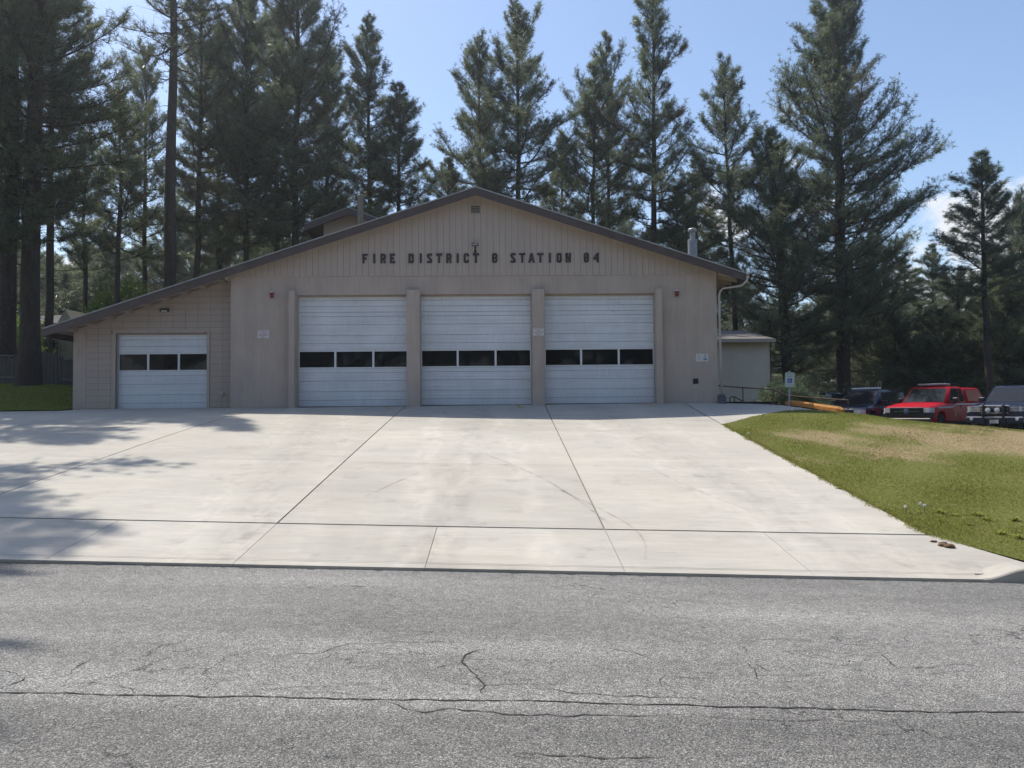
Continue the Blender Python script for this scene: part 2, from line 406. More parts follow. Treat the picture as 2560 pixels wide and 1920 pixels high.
def leaf_mat(name, c0, c1, dead=(.16, .09, .04), trans=.35, rough=.55):
    """needles, leaves and blades: tint attribute r = light/dark, g = dry"""
    m = bpy.data.materials.new(name); m.use_nodes = True
    nt = m.node_tree; N, L = nt.nodes.new, nt.links.new
    b = nt.nodes['Principled BSDF']; out = nt.nodes['Material Output']
    b.inputs['Roughness'].default_value = rough; b.inputs['Specular IOR Level'].default_value = .35
    a = N('ShaderNodeAttribute'); a.attribute_name = 'tint'
    sp = N('ShaderNodeSeparateColor'); L(a.outputs['Color'], sp.inputs[0])
    mx = N('ShaderNodeMix'); mx.data_type = 'RGBA'; mx.inputs[6].default_value = (*c0, 1); mx.inputs[7].default_value = (*c1, 1)
    L(sp.outputs[0], mx.inputs[0])
    m2 = N('ShaderNodeMix'); m2.data_type = 'RGBA'; m2.inputs[7].default_value = (*dead, 1)
    L(sp.outputs[1], m2.inputs[0]); L(mx.outputs[2], m2.inputs[6])
    L(m2.outputs[2], b.inputs['Base Color'])
    t = N('ShaderNodeBsdfTranslucent'); L(m2.outputs[2], t.inputs[0])
    ms = N('ShaderNodeMixShader'); ms.inputs[0].default_value = trans
    L(b.outputs[0], ms.inputs[1]); L(t.outputs[0], ms.inputs[2]); L(ms.outputs[0], out.inputs[0])
    return m
M_NEEDLE = leaf_mat('pine_needles', (.055, .090, .056), (.255, .305, .165), (.22, .14, .10), .48, .36)
M_LEAF = leaf_mat('broad_leaves', (.09, .15, .03), (.22, .30, .06), trans=.45)
M_BLADE = leaf_mat('grass_blades', (.16, .195, .030), (.32, .34, .065), (.44, .335, .19), .48, .5)
M_BARK = mat('pine_bark', (.060, .046, .038), .95, noise=[(3, .3, (3, 3, .5)), (14, .35, (2, 2, .5))], bump=(16, .9, .05))
M_BARKGREY = mat('grey_bark', (.13, .115, .105), .95, noise=[(3, .3, (3, 3, .5)), (14, .35, (2, 2, .5))], bump=(16, .9, .05))
M_TWIG = mat('pine_twig', (.060, .046, .038), .95, noise=[(6, .3, ONE)])
M_STEM = mat('green_stem', (.10, .15, .05), .7)
M_PUFF = mat('dandelion_puff', (.75, .75, .72), .9)
M_CLOD = mat('dry_clod', (.13, .075, .04), .95, noise=[(30, .4, ONE)])
M_FENCE = mat('weathered_fence_wood', (.10, .092, .08), .9, noise=[(3, .25, (4, 4, .4)), (20, .2, ONE)])
M_HOUSEGREEN = mat('grey_green_house_paint', (.13, .145, .125), .85, noise=[(2, .1, ONE)])
M_HOUSEBEIGE = mat('beige_house_paint', (.36, .32, .24), .85, noise=[(2, .08, ONE)])
M_HOUSEPINK = mat('pale_stucco', (.55, .47, .44), .85, noise=[(2, .08, ONE)])
M_PAINTWHITE = mat('white_frame_paint', (.7, .7, .7), .5)
M_WIRE = mat('utility_wire', (.40, .40, .42), .35, metal=.5)
# ------------------------------------------------------------------ terrain heights
FLOOR = 1.87
KERB_Y = 8.93
def zroad(x, y):
    xc = np.clip(x, -70, 70)
    return -.031*xc - .17*smooth01((np.asarray(y)-2)/6.93) - .10*smooth01((-np.asarray(y)+0)/6)
def zbase(x): return 1.862 + .0046*(x+2)
def apz(x, y):
    t = (y-8.97)/(25-8.97)
    k = 1.7*smooth01((0-np.asarray(x))/9.0) - .25
    g = t + k*(.05*t + .15*t*t - .2*t**3)
    return (1-g)*(-.13-.031*x) + g*zbase(x)
CP = []
for x in range(-60, 61, 12):
    for y in (-8, 0, 8.9): CP.append((x, y, float(zroad(x, y))))
for x in (-22, -17, -12, -8, -3, 1.5, 5.9):
    for y in (9.2, 12, 15, 18, 21, 24.9): CP.append((x, y, apz(x, y)))
for x in (-13, -3, 7):
    for y in (27, 33, 40): CP.append((x, y, 1.86))
CP += [(-16,24.6,1.80),(-15,28,2.25),(-17,31,2.75),(-23,31,2.8),(-32,30,3.0),(-32,24,1.9),(-32,14,.9),(-15,42,2.9),(-32,52,3.2),(0,52,2.5),(12,52,1.6),(-50,40,3.4),(-50,20,1.6)]
def P3(px, py, Y):
    p = at(px, py, Y); return tuple(p)
CP += [P3(2080, 1030, 24.0), P3(1965, 1014, 25.6), P3(2240, 1051, 22.0), P3(2400, 1064, 21.0), P3(2560, 1080, 20.0), P3(2160, 1038, 23.2)]
CP += [(6.5,9.55,-.24),(12,9.3,-.36),(20,9.3,-.62),(30,9.3,-.95),(42,9.3,-1.3),(8,12,.02),(9,15,.42),(12,15,.36),(16,15,.22),(8.5,18,.83),(12,18,.86),(17,18,.72),
       (18,21,.80),(24,20,.55),(32,20,.2),(13,25.5,1.0),(17,25,.74),(14,29,.82),(18,33,.72),(21,28,.64),(27,25,.45),(15,38,.85),(11,29,1.2),(9,30,1.7),(24,38,.4),(40,38,.3),(50,24,-.2),(30,52,.8),(48,52,.6)]
CP = np.array(CP, float)
def _U(r2): return np.where(r2 > 1e-9, r2*np.log(r2+1e-12)*.5, 0)
def _tps(P):
    n = len(P); d2 = ((P[:, None, :2]-P[None, :, :2])**2).sum(-1)
    A = np.zeros((n+3, n+3)); A[:n, :n] = _U(d2) + np.eye(n)*.02; A[:n, n] = 1; A[:n, n+1:] = P[:, :2]; A[n, :n] = 1; A[n+1:, :n] = P[:, :2].T
    return np.linalg.solve(A, np.concatenate([P[:, 2], [0, 0, 0]]))
_W = _tps(CP)
def T(x, y):
    x = np.atleast_1d(np.asarray(x, float)); y = np.atleast_1d(np.asarray(y, float))
    d2 = (x[:, None]-CP[None, :, 0])**2 + (y[:, None]-CP[None, :, 1])**2
    z = _U(d2) @ _W[:-3] + _W[-3] + _W[-2]*x + _W[-1]*y
    r = np.hypot(x, y-20)
    k = smooth01((r-38)/30)
    return z*(1-k) + 1.2*k
def T1(x, y): return float(T(x, y)[0])

def fill_poly(poly, step, zf, jitter=.3, seed=1):
    """triangulated sheet inside a polygon with heights zf(x, y)"""
    rng = np.random.default_rng(seed)
    pts, edges = [], []
    for i, a in enumerate(poly):
        b = poly[(i+1) % len(poly)]
        n = max(1, int(math.dist(a, b)/step))
        for k in range(n): pts.append((lerp(a[0], b[0], k/n), lerp(a[1], b[1], k/n)))
    nb = len(pts); edges = [(i, (i+1) % nb) for i in range(nb)]
    B = np.array(pts)
    lo, hi = B.min(0), B.max(0)
    gx, gy = np.meshgrid(np.arange(lo[0]+step/2, hi[0], step), np.arange(lo[1]+step/2, hi[1], step))
    g = np.stack([gx.ravel(), gy.ravel()], 1) + rng.uniform(-jitter, jitter, (gx.size, 2))*step
    g = g[inside(g, poly)]
    d = np.min(np.hypot(g[:, None, 0]-B[None, :, 0], g[:, None, 1]-B[None, :, 1]), 1) if len(g) else np.zeros(0)
    g = g[d > step*.45]
    allp = [Vector(p) for p in pts] + [Vector(p) for p in g.tolist()]
    v, e, f, *_ = delaunay_2d_cdt(allp, edges, [], 1, 1e-5)
    xy = np.array([(p.x, p.y) for p in v])
    z = zf(xy[:, 0], xy[:, 1])
    return np.column_stack([xy, z]), [tuple(t) for t in f]
def inside(p, poly):
    x, y = p[:, 0], p[:, 1]; r = np.zeros(len(p), bool); n = len(poly)
    for i in range(n):
        x0, y0 = poly[i]; x1, y1 = poly[(i+1) % n]
        if y0 == y1: continue
        c = ((y0 > y) != (y1 > y)) & (x < (x1-x0)*(y-y0)/(y1-y0)+x0)
        r ^= c
    return r
def sheet(name, poly, step, zf, m, parent=None, seed=1, up=True):
    v, f = fill_poly(poly, step, zf, seed=seed)
    me = bpy.data.meshes.new(name); me.from_pydata(v.tolist(), [], f); me.update()
    if len(me.polygons) and me.polygons[0].normal.z < 0: me.flip_normals()
    o = link(name, me, m, parent, True)
    return o

# ------------------------------------------------------------------ the ground sheet, road, lawns, lot
def build_ground():
    # rings of a polar grid, dense near, out to the horizon
    rs = [0, 6, 12, 18, 24, 30, 36, 42, 50, 60, 75, 95, 130, 200, 320, 450]
    n = 72; vs, fs = [], []
    for r in rs:
        for k in range(n):
            a = 2*math.pi*k/n; vs.append((r*math.cos(a), 18+r*math.sin(a)))
    xy = np.array(vs); z = T(xy[:, 0], xy[:, 1]) - np.where(np.hypot(xy[:, 0], xy[:, 1]-18) < 70, .45, .3)
    for i in range(len(rs)-1):
        for k in range(n): fs.append((i*n+k, i*n+(k+1) % n, (i+1)*n+(k+1) % n, (i+1)*n+k))
    me = bpy.data.meshes.new('ground'); me.from_pydata(np.column_stack([xy, z]).tolist(), [], fs); me.update()
    if me.polygons[-1].normal.z < 0: me.flip_normals()
    o = link('ground', me, mat('forest_floor', (.075, .068, .040), .95, noise=[(.4, .3, ONE), (6, .3, ONE)]), None, True)
    tag(o, 'dark forest floor under the pines', None, kind='structure')
build_ground()

def build_road():
    xs = np.concatenate([np.arange(-90, -12, 6), np.arange(-12, 14, 1.0), np.arange(14, 95, 6)])
    ys = np.concatenate([np.arange(-7, 2, 1.5), np.arange(2, 8.8, .5), [KERB_Y]])
    X, Y = np.meshgrid(xs, ys); Z = zroad(X, Y)
    n, m_ = len(ys), len(xs)
    fs = [(i*m_+j, i*m_+j+1, (i+1)*m_+j+1, (i+1)*m_+j) for i in range(n-1) for j in range(m_-1)]
    me = bpy.data.meshes.new('road'); me.from_pydata(np.column_stack([X.ravel(), Y.ravel(), Z.ravel()]).tolist(), [], fs); me.update()
    o = link('road', me, M_ROAD, None, True)
    tag(o, 'worn grey asphalt road with cracks', None, kind='structure')
    return o
ROAD = build_road()

def road_pt(px, py):
    d = ray(px, py); y = 4.0
    for _ in range(30):
        p = EYE + d*(y/d[1]); z = float(zroad(p[0], p[1])); t = (z-EYE[2])/d[2]; y = lerp(y, d[1]*t, .7)
    return EYE + d*(y/d[1])
def crack_or_shade_line(pts, w, seed, jit=.02):
    """a jagged ribbon a few millimetres above the asphalt; pts in photo pixels"""
    rng = random.Random(seed)
    P = [road_pt(*p) for p in pts]
    line = []
    for a, b in zip(P[:-1], P[1:]):
        L_ = np.linalg.norm(b-a); n = max(2, int(L_/.05))
        for k in range(n): line.append(a + (b-a)*k/n)
    line.append(P[-1])
    line = np.array(line); n = len(line)
    off = 0; offs = []
    for i in range(n):
        off = off*.8 + rng.uniform(-jit, jit); offs.append(off)
    d = np.gradient(line[:, :2], axis=0); d /= np.linalg.norm(d, axis=1)[:, None]+1e-9
    nr = np.column_stack([-d[:, 1], d[:, 0]])
    vs, fs = [], []
    for i in range(n):
        c = line[i, :2] + nr[i]*offs[i]
        hw = w*rng.uniform(.35, 1.2)*min(1, (i+1)/4, (n-i)/4)
        for s in (-1, 1):
            q = c + nr[i]*hw*s; vs.append((q[0], q[1], float(zroad(q[0], q[1]))+.004))
        if i: fs.append((2*i-2, 2*i, 2*i+1, 2*i-1))
    me = bpy.data.meshes.new('crack_or_shade_line'); me.from_pydata(vs, [], fs); me.update()
    if me.polygons[0].normal.z < 0: me.flip_normals()
    link('crack_or_shade_line', me, M_CRACK_SHADE, ROAD)
_cr = [([(-60,1732),(160,1734),(330,1742),(500,1744),(640,1744),(900,1749),(1200,1752),(1500,1758),(1800,1770),(2080,1776),(2350,1780),(2640,1781)], .008, .012),
       ([(960,1750),(1010,1772),(1060,1782),(1140,1772),(1280,1786),(1370,1790),(1480,1788),(1560,1786),(1660,1786)], .005, .02),
       ([(1215,1735),(1205,1700),(1175,1672),(1150,1655),(1190,1630),(1215,1622)], .006, .02),
       ([(1060,1678),(1120,1662),(1150,1655)], .003, .02),
       ([(700,1632),(800,1630),(880,1608),(1000,1607),(1180,1608)], .003, .02),
       ([(900,1628),(960,1640),(1040,1640)], .0025, .02),
       ([(-20,1728),(30,1715),(60,1695),(110,1690)], .005, .02), ([(165,1690),(180,1670),(220,1648)], .005, .02),
       ([(300,1660),(360,1640),(400,1615),(470,1600)], .003, .02), ([(170,1706),(260,1708),(330,1720),(340,1735)], .003, .02),
       ([(610,1726),(720,1722),(860,1712),(960,1712)], .002, .02), ([(1300,1722),(1380,1725),(1440,1735),(1600,1740),(1700,1748),(1800,1750)], .004, .02),
       ([(1480,1616),(1580,1628),(1630,1650),(1720,1655),(1780,1640)], .003, .02), ([(1650,1718),(1660,1690),(1700,1690),(1790,1705)], .003, .02),
       ([(1820,1610),(1840,1605),(1960,1597),(2080,1607),(2140,1608)], .0025, .02), ([(1860,1652),(1890,1678),(1880,1700)], .004, .02),
       ([(2160,1628),(2200,1632),(2240,1665),(2320,1668),(2420,1662),(2470,1672)], .003, .02),
       ([(1280,1884),(1400,1896),(1560,1894),(1700,1890)], .004, .02), ([(1740,1790),(1900,1798),(2080,1804),(2200,1806)], .003, .02),
       ([(1700,1590),(1720,1600),(1820,1596)], .002, .02), ([(2140,1760),(2170,1772),(2240,1776)], .004, .02), ([(430,1550),(445,1540),(455,1530)], .0025, .01),
       ([(1100,1700),(1180,1714),(1300,1710),(1420,1716)], .0025, .02), ([(720,1740),(820,1732),(900,1738)], .003, .015)]
for i, (p, w, j) in enumerate(_cr): crack_or_shade_line(p, w*1.15, i, j)
_rg = random.Random(12)
for i in range(34):                              # short offshoots and a faint network of hairlines
    if i < 18:
        p, w, _ = _rg.choice(_cr); k = _rg.randrange(len(p)-1); f = _rg.random(); x, y = lerp(p[k][0], p[k+1][0], f), lerp(p[k][1], p[k+1][1], f)
    else: x, y, w = _rg.uniform(50, 2500), _rg.uniform(1560, 1730), .003
    pts = [(x, y)]
    for _ in range(_rg.randint(2, 4)): pts.append((pts[-1][0]+_rg.uniform(-70, 90), pts[-1][1]+_rg.uniform(-14, 16)))
    crack_or_shade_line(pts, min(w, .0045)*_rg.uniform(.5, .9), 100+i, .025)
for i, (a, b) in enumerate(((-40, 420), (400, 900), (880, 1500), (1480, 2050), (2030, 2480))):   # dark line painted in for the shadow under the kerb lip
    crack_or_shade_line([(lerp(a, b, t), 1407.5+lerp(a, b, t)*.0176+_rg.uniform(-1, 1)) for t in (0, .2, .4, .6, .8, 1)], .011, 200+i, .012)

# lawns, lot, pavement
EDGE = 5.94
TIP = (EDGE, 20.63)
PB = P3(2080, 1030, 24.0)
LAWN_POLY = [(EDGE,10.70),(5.97,12.0),(5.93,13.2),(5.97,14.6),(5.92,16.0),(5.98,17.6),(5.95,19.2),TIP,(7.1,21.75),(8.6,23.0),(PB[0],24.0),(11.6,25.2),(13.6,25.6),(16,24.9),(20,23.4),(26,21.8),(36,20.5),
             (36,9.32),(14,9.32),(8.2,9.30),(7.2,9.36),(6.52,9.62)]
def dryness(x, y):
    """0 green .. 1 straw-coloured; one broad dry patch over the top of the lawn, ragged at its rim"""
    u = (x-14.2)/8.2; v = (y-18.3-.06*(x-12))/2.75
    d = 1.15 - np.hypot(u, v)
    w = .28*np.sin(x*2.1+y*.9)+.22*np.sin(x*.9-y*2.3+1)+.18*np.sin(x*4.7+y*3.3)+.14*np.sin(x*7.9-y*6.1)
    return np.clip(smooth01((d+w*.75)/.72)*.90 + .10*np.sin(x*9.7)*np.sin(y*11.3), 0, 1)
def lawn(name, poly, step, label, seed, dry=True):
    o = sheet(name, poly, step, T, M_LAWN, seed=seed)
    me = o.data; co = np.empty(len(me.vertices)*3, np.float32); me.vertices.foreach_get('co', co); co = co.reshape(-1, 3)
    a = me.attributes.new('dry', 'FLOAT', 'POINT')
    a.data.foreach_set('value', (dryness(co[:, 0], co[:, 1]) if dry else np.full(len(co), .05)).astype(np.float32))
    tag(o, label, None, kind='structure')
    return o
lawn('lawn_right', LAWN_POLY, .45, 'sloping lawn with a dried-out brown patch right of the driveway', 3)
LEFT_POLY = [(-40,24.2),(-24,24.25),(-18,24.5),(-14.05,24.7),(-14.05,33),(-14,58),(-40,58)]
lawn('lawn_left', LEFT_POLY, 1.0, 'shaded green lawn beside the low garage wing', 4, False)
LOT_POLY = [(PB[0]+.15,24.15),(11.6,25.25),(13.6,25.65),(16,24.95),(20,23.45),(26,21.85),(36,20.55),(60,20),(60,56),(8.5,56),(8.5,29)]
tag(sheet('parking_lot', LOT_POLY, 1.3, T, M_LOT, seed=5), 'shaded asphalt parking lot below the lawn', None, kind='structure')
PAV_POLY = [(EDGE+.012,20.66),(7.1,21.8),(8.6,23.05),(PB[0],24.05),(10.6,25.3),(10.2,27.5),(8.5,29),(7.15,29),(7.15,25.02),(EDGE+.012,24.98)]
pav = sheet('pavement', PAV_POLY, .5, lambda x, y: lerp(apz(x, y)-.002, T(x, y)-.012, smooth01((x-EDGE-.05)/1.6)), M_CONC, seed=6)
tag(pav, 'concrete pavement running round the corner of the station', None, kind='structure')

# the apron: separate slabs with open joints
def build_apron():
    root = sheet('driveway', [(-24,9.2),(EDGE-.05,9.2),(EDGE-.05,25.4),(-13.6,25.5),(-24,24.4)], .9, lambda x, y: apz(x, y)-.11, M_CJOINT, seed=7)
    tag(root, 'broad concrete driveway sloping up to the garage doors', None, kind='structure')
    rng = random.Random(5)
    def slab(name, poly, th=.14):
        n = len(poly)
        # top as a small grid so that it follows the warped plane
        v, f = fill_poly(poly, 1.2, lambda x, y: apz(x, y), jitter=.1, seed=rng.randint(0, 9999))
        v = v.tolist(); nb = len(v)
        bm = bmesh.new(); bv = [bm.verts.new(p) for p in v]
        for t in f: bm.faces.new([bv[i] for i in t])
        bmesh.ops.recalc_face_normals(bm, faces=bm.faces)
        if sum(q.normal.z for q in bm.faces) < 0: bmesh.ops.reverse_faces(bm, faces=bm.faces)
        be = [e for e in bm.edges if e.is_boundary]
        r = bmesh.ops.extrude_edge_only(bm, edges=be)
        for q in r['geom']:
            if isinstance(q, bmesh.types.BMVert): q.co.z -= th
        me = bpy.data.meshes.new(name); bm.to_mesh(me); bm.free()
        o = link(name, me, M_CONC, root)
        o['tone'] = rng.uniform(-.05, .05)
        return o
    cols = [-23.9, -16.85, -12.3, -7.72, -3.09, 1.42, EDGE-.005]
    rows = [10.708, 15.2, 19.55, 24.97]
    for i in range(len(cols)-1):
        for j in range(len(rows)-1):
            g = .006 if j else .006; gx = .013
            x0, x1, y0, y1 = cols[i]+gx, cols[i+1]-gx, rows[j]+(.0 if j == 0 else .0035), rows[j+1]-.0035
            if j == 2 and i == 0: poly = [(x0,y0),(x1,y0),(x1,24.60),(x0,24.28)]
            elif j == 2 and x1 < -12: poly = [(x0,y0),(x1,y0),(x1,25.43),(-13.9,25.43),(-14.0,24.74),(x0,24.6)] if x0 < -14 else [(x0,y0),(x1,y0),(x1,25.43),(x0,25.43)]
            elif j == 2 and x1 < -7: poly = [(x0,y0),(x1,y0),(x1,24.97),(-8.77,24.97),(-8.77,25.43),(x0,25.43)]
            else: poly = [(x0,y0),(x1,y0),(x1,y1),(x0,y1)]
            slab('concrete_slab', poly)
    cs = [-23.9,-20.6,-18.4,-16.2,-14.0,-11.8,-9.6,-7.42,-5.24,-3.09,-.89,1.42,3.62]
    for a, b in zip(cs[:-1], cs[1:]): slab('sidewalk_slab', [(a+.004,9.125),(b-.004,9.125),(b-.004,10.655),(a+.004,10.655)])
    slab('sidewalk_slab', [(3.624,9.125),(5.72,9.125),(6.35,9.2),(7.6,9.28),(6.5,9.58),(EDGE+.03,10.655),(3.624,10.655)])
    # kerb: low lip along the driveway, rising to full height past the flare
    ks = [-23.9,-19,-14,-9.6,-5.24,-3.09,-.89,1.42,3.62,5.595]
    for a, b in zip(ks[:-1], ks[1:]): slab('kerb_stone', [(a+.003,KERB_Y),(b-.003,KERB_Y),(b-.003,9.075),(a+.003,9.075)], .16)
    for a, b in zip(ks[:-1], ks[1:]): slab('kerb_stone', [(a+.003,9.083),(b-.003,9.083),(b-.003,9.118),(a+.003,9.118)], .16)
    return root
DRIVE = build_apron()

def build_kerb():
    # full-height kerb beyond the drive, on the right
    xs = [5.60, 5.68, 5.76, 5.84, 5.92, 6.0, 6.1, 6.3, 6.6, 7.2, 8.2, 11, 15, 20, 28, 36]
    mb = MB(); vs = []; fs = []
    for x in xs:
        h = float(apz(x, KERB_Y)) + .13*float(smooth01((x-5.60)/.55)) + .002
        zb = float(zroad(x, KERB_Y)) - .1
        y0 = KERB_Y + .0; y1 = 9.28
        vs += [(x, y0, zb), (x, y0+.015, h-.015), (x, y0+.03, h), (x, y1, h+.01), (x, y1, zb)]
    for i in range(len(xs)-1):
        for k in range(4): fs.append((i*5+k, i*5+k+1, (i+1)*5+k+1, (i+1)*5+k))
    fs += [(0,1,2,3,4), tuple((len(xs)-1)*5+k for k in (4,3,2,1,0))]
    mb.add(vs, fs)
    o = mb.build('kerb', M_CONC, None, fix=True)
    tag(o, 'raised concrete kerb along the lawn', None, kind='structure')
    # broken concrete edge left in the gutter
    rng = random.Random(3); mb = MB()
    for k in range(46):
        x = rng.uniform(-6, 7.0); y = KERB_Y - rng.uniform(.02, .07); z = float(zroad(x, y)); s = rng.uniform(.01, .035)
        mb.add([(x-s*2,y-s*.4,z-.01),(x+s*2,y-s*.5,z-.01),(x+s*1.6,y+s*.6,z-.01),(x-s*1.8,y+s*.5,z-.01),(x-s,y,z+s*.35),(x+s*1.1,y,z+s*.3)],
               [(0,1,5,4),(1,2,5),(2,3,4,5),(3,0,4)])
    g = mb.build('gutter_debris', mat('crumbled_concrete', (.26,.24,.21), .95, noise=[(30,.3,ONE)]), None, fix=True)
    tag(g, 'crumbled grit along the gutter', 'grit', kind='stuff')
build_kerb()

# scuffs and tyre tracks on the slabs
def scuff(pts, w, light, seed):
    key = 'pale_tyre_track' if light else 'dark_tyre_track'
    if key not in MATS:
        m = bpy.data.materials.new(key); m.use_nodes = True; nt = m.node_tree; b = nt.nodes['Principled BSDF']
        b.inputs['Base Color'].default_value = (.50, .48, .44, 1) if light else (.10, .095, .09, 1); b.inputs['Roughness'].default_value = .9
        geo = nt.nodes.new('ShaderNodeNewGeometry'); n = nt.nodes.new('ShaderNodeTexNoise'); n.inputs['Scale'].default_value = 3.5; n.inputs['Detail'].default_value = 8; n.inputs['Roughness'].default_value = .7
        nt.links.new(geo.outputs['Position'], n.inputs[0]); r = nt.nodes.new('ShaderNodeMapRange'); r.inputs[1].default_value = .40; r.inputs[2].default_value = .70; r.inputs[3].default_value = 0; r.inputs[4].default_value = .45 if light else .38
        nt.links.new(n.outputs[0], r.inputs[0]); nt.links.new(r.outputs[0], b.inputs['Alpha']); MATS[key] = m
    P = []
    for (x0, y0), (x1, y1) in zip(pts[:-1], pts[1:]):
        for k in range(12): P.append((lerp(x0, x1, k/12), lerp(y0, y1, k/12)))
    P = np.array(P+[pts[-1]]); P = np.array([np.convolve(np.pad(P[:, i], 6, 'edge'), np.ones(13)/13, 'valid') for i in (0, 1)]).T
    d = np.gradient(P, axis=0); d /= np.linalg.norm(d, axis=1)[:, None]; nr = np.column_stack([-d[:, 1], d[:, 0]])
    A, B = P-nr*w/2, P+nr*w/2; vs = []
    for a, b in zip(A, B): vs += [(a[0], a[1], float(apz(a[0], a[1]))+.004), (b[0], b[1], float(apz(b[0], b[1]))+.004)]
    me = bpy.data.meshes.new('tyre_track'); me.from_pydata(vs, [], [(2*i, 2*i+2, 2*i+3, 2*i+1) for i in range(len(P)-1)]); me.update()
    if me.polygons[0].normal.z < 0: me.flip_normals()
    link('tyre_track', me, MATS[key], DRIVE)
scuff([(1.55,10.8),(1.2,12.5),(.6,14.4),(-.5,16.6)], .05, False, 6); scuff([(1.7,9.2),(1.95,10.4),(1.6,11.6),(.9,13.2)], .035, False, 7); scuff([(3.9,11.6),(3.2,13.4),(2.9,15.0)], .04, False, 8); scuff([(-2.2,12.2),(-1.9,13.2),(-1.5,14.4)], .05, False, 9)

# painted yellow ticks near the doors
def paint_tick(pts, label):
    vs = [(x, y, float(apz(x, y))+.004) for x, y in pts]
    me = bpy.data.meshes.new('paint_mark'); me.from_pydata(vs, [], [tuple(range(len(vs)))]); me.update()
    if me.polygons[0].normal.z < 0: me.flip_normals()
    link('paint_mark', me, M_YLINE, DRIVE)
for px0, px1 in ((1290, 1296), (1600, 1635), (958, 975)):
    x0 = at(px0, 1012, 24.75)[0]; x1 = at(px1, 1020, 24.3)[0]
    paint_tick([(x0,24.85),(x0+.10,24.85),(x1+.10,24.2),(x1,24.2)], '')
# ------------------------------------------------------------------ the fire station
WY = 25.0                                   # front wall plane
WGY = 25.45                                 # recessed wing plane
RX, RZ, RS = -.77, 8.91, .3265              # ridge x, ridge height, roof pitch
FY = 24.58                                   # front of the rake
BY = 41.0                                   # back of the building
EL, ER = -14.55, 7.91                       # eave tips
def ztop(x): return RZ - RS*abs(x-RX)
XL, XR, XJ = -14.05, 7.09, -8.75            # outer walls, junction of wing and engine bay

station = empty('fire_station', (-.8, 33, FLOOR))
tag(station, 'tan fire station with broad gable, three tall white doors and low wing', 'fire station')
_inv = None
def child(o, parent=None):
    """parent in place (meshes are modelled in world coordinates)"""
    p = parent or station
    o.parent = p
    o.matrix_parent_inverse = PINV[p.name]
    return o
PINV = {'fire_station': Matrix.Translation((-.8, 33, FLOOR)).inverted()}
def part(mb, name, m, parent=None, **k):
    o = mb.build(name, m, None, **k); child(o, parent)
    PINV[o.name] = Matrix.Identity(4)
    return o

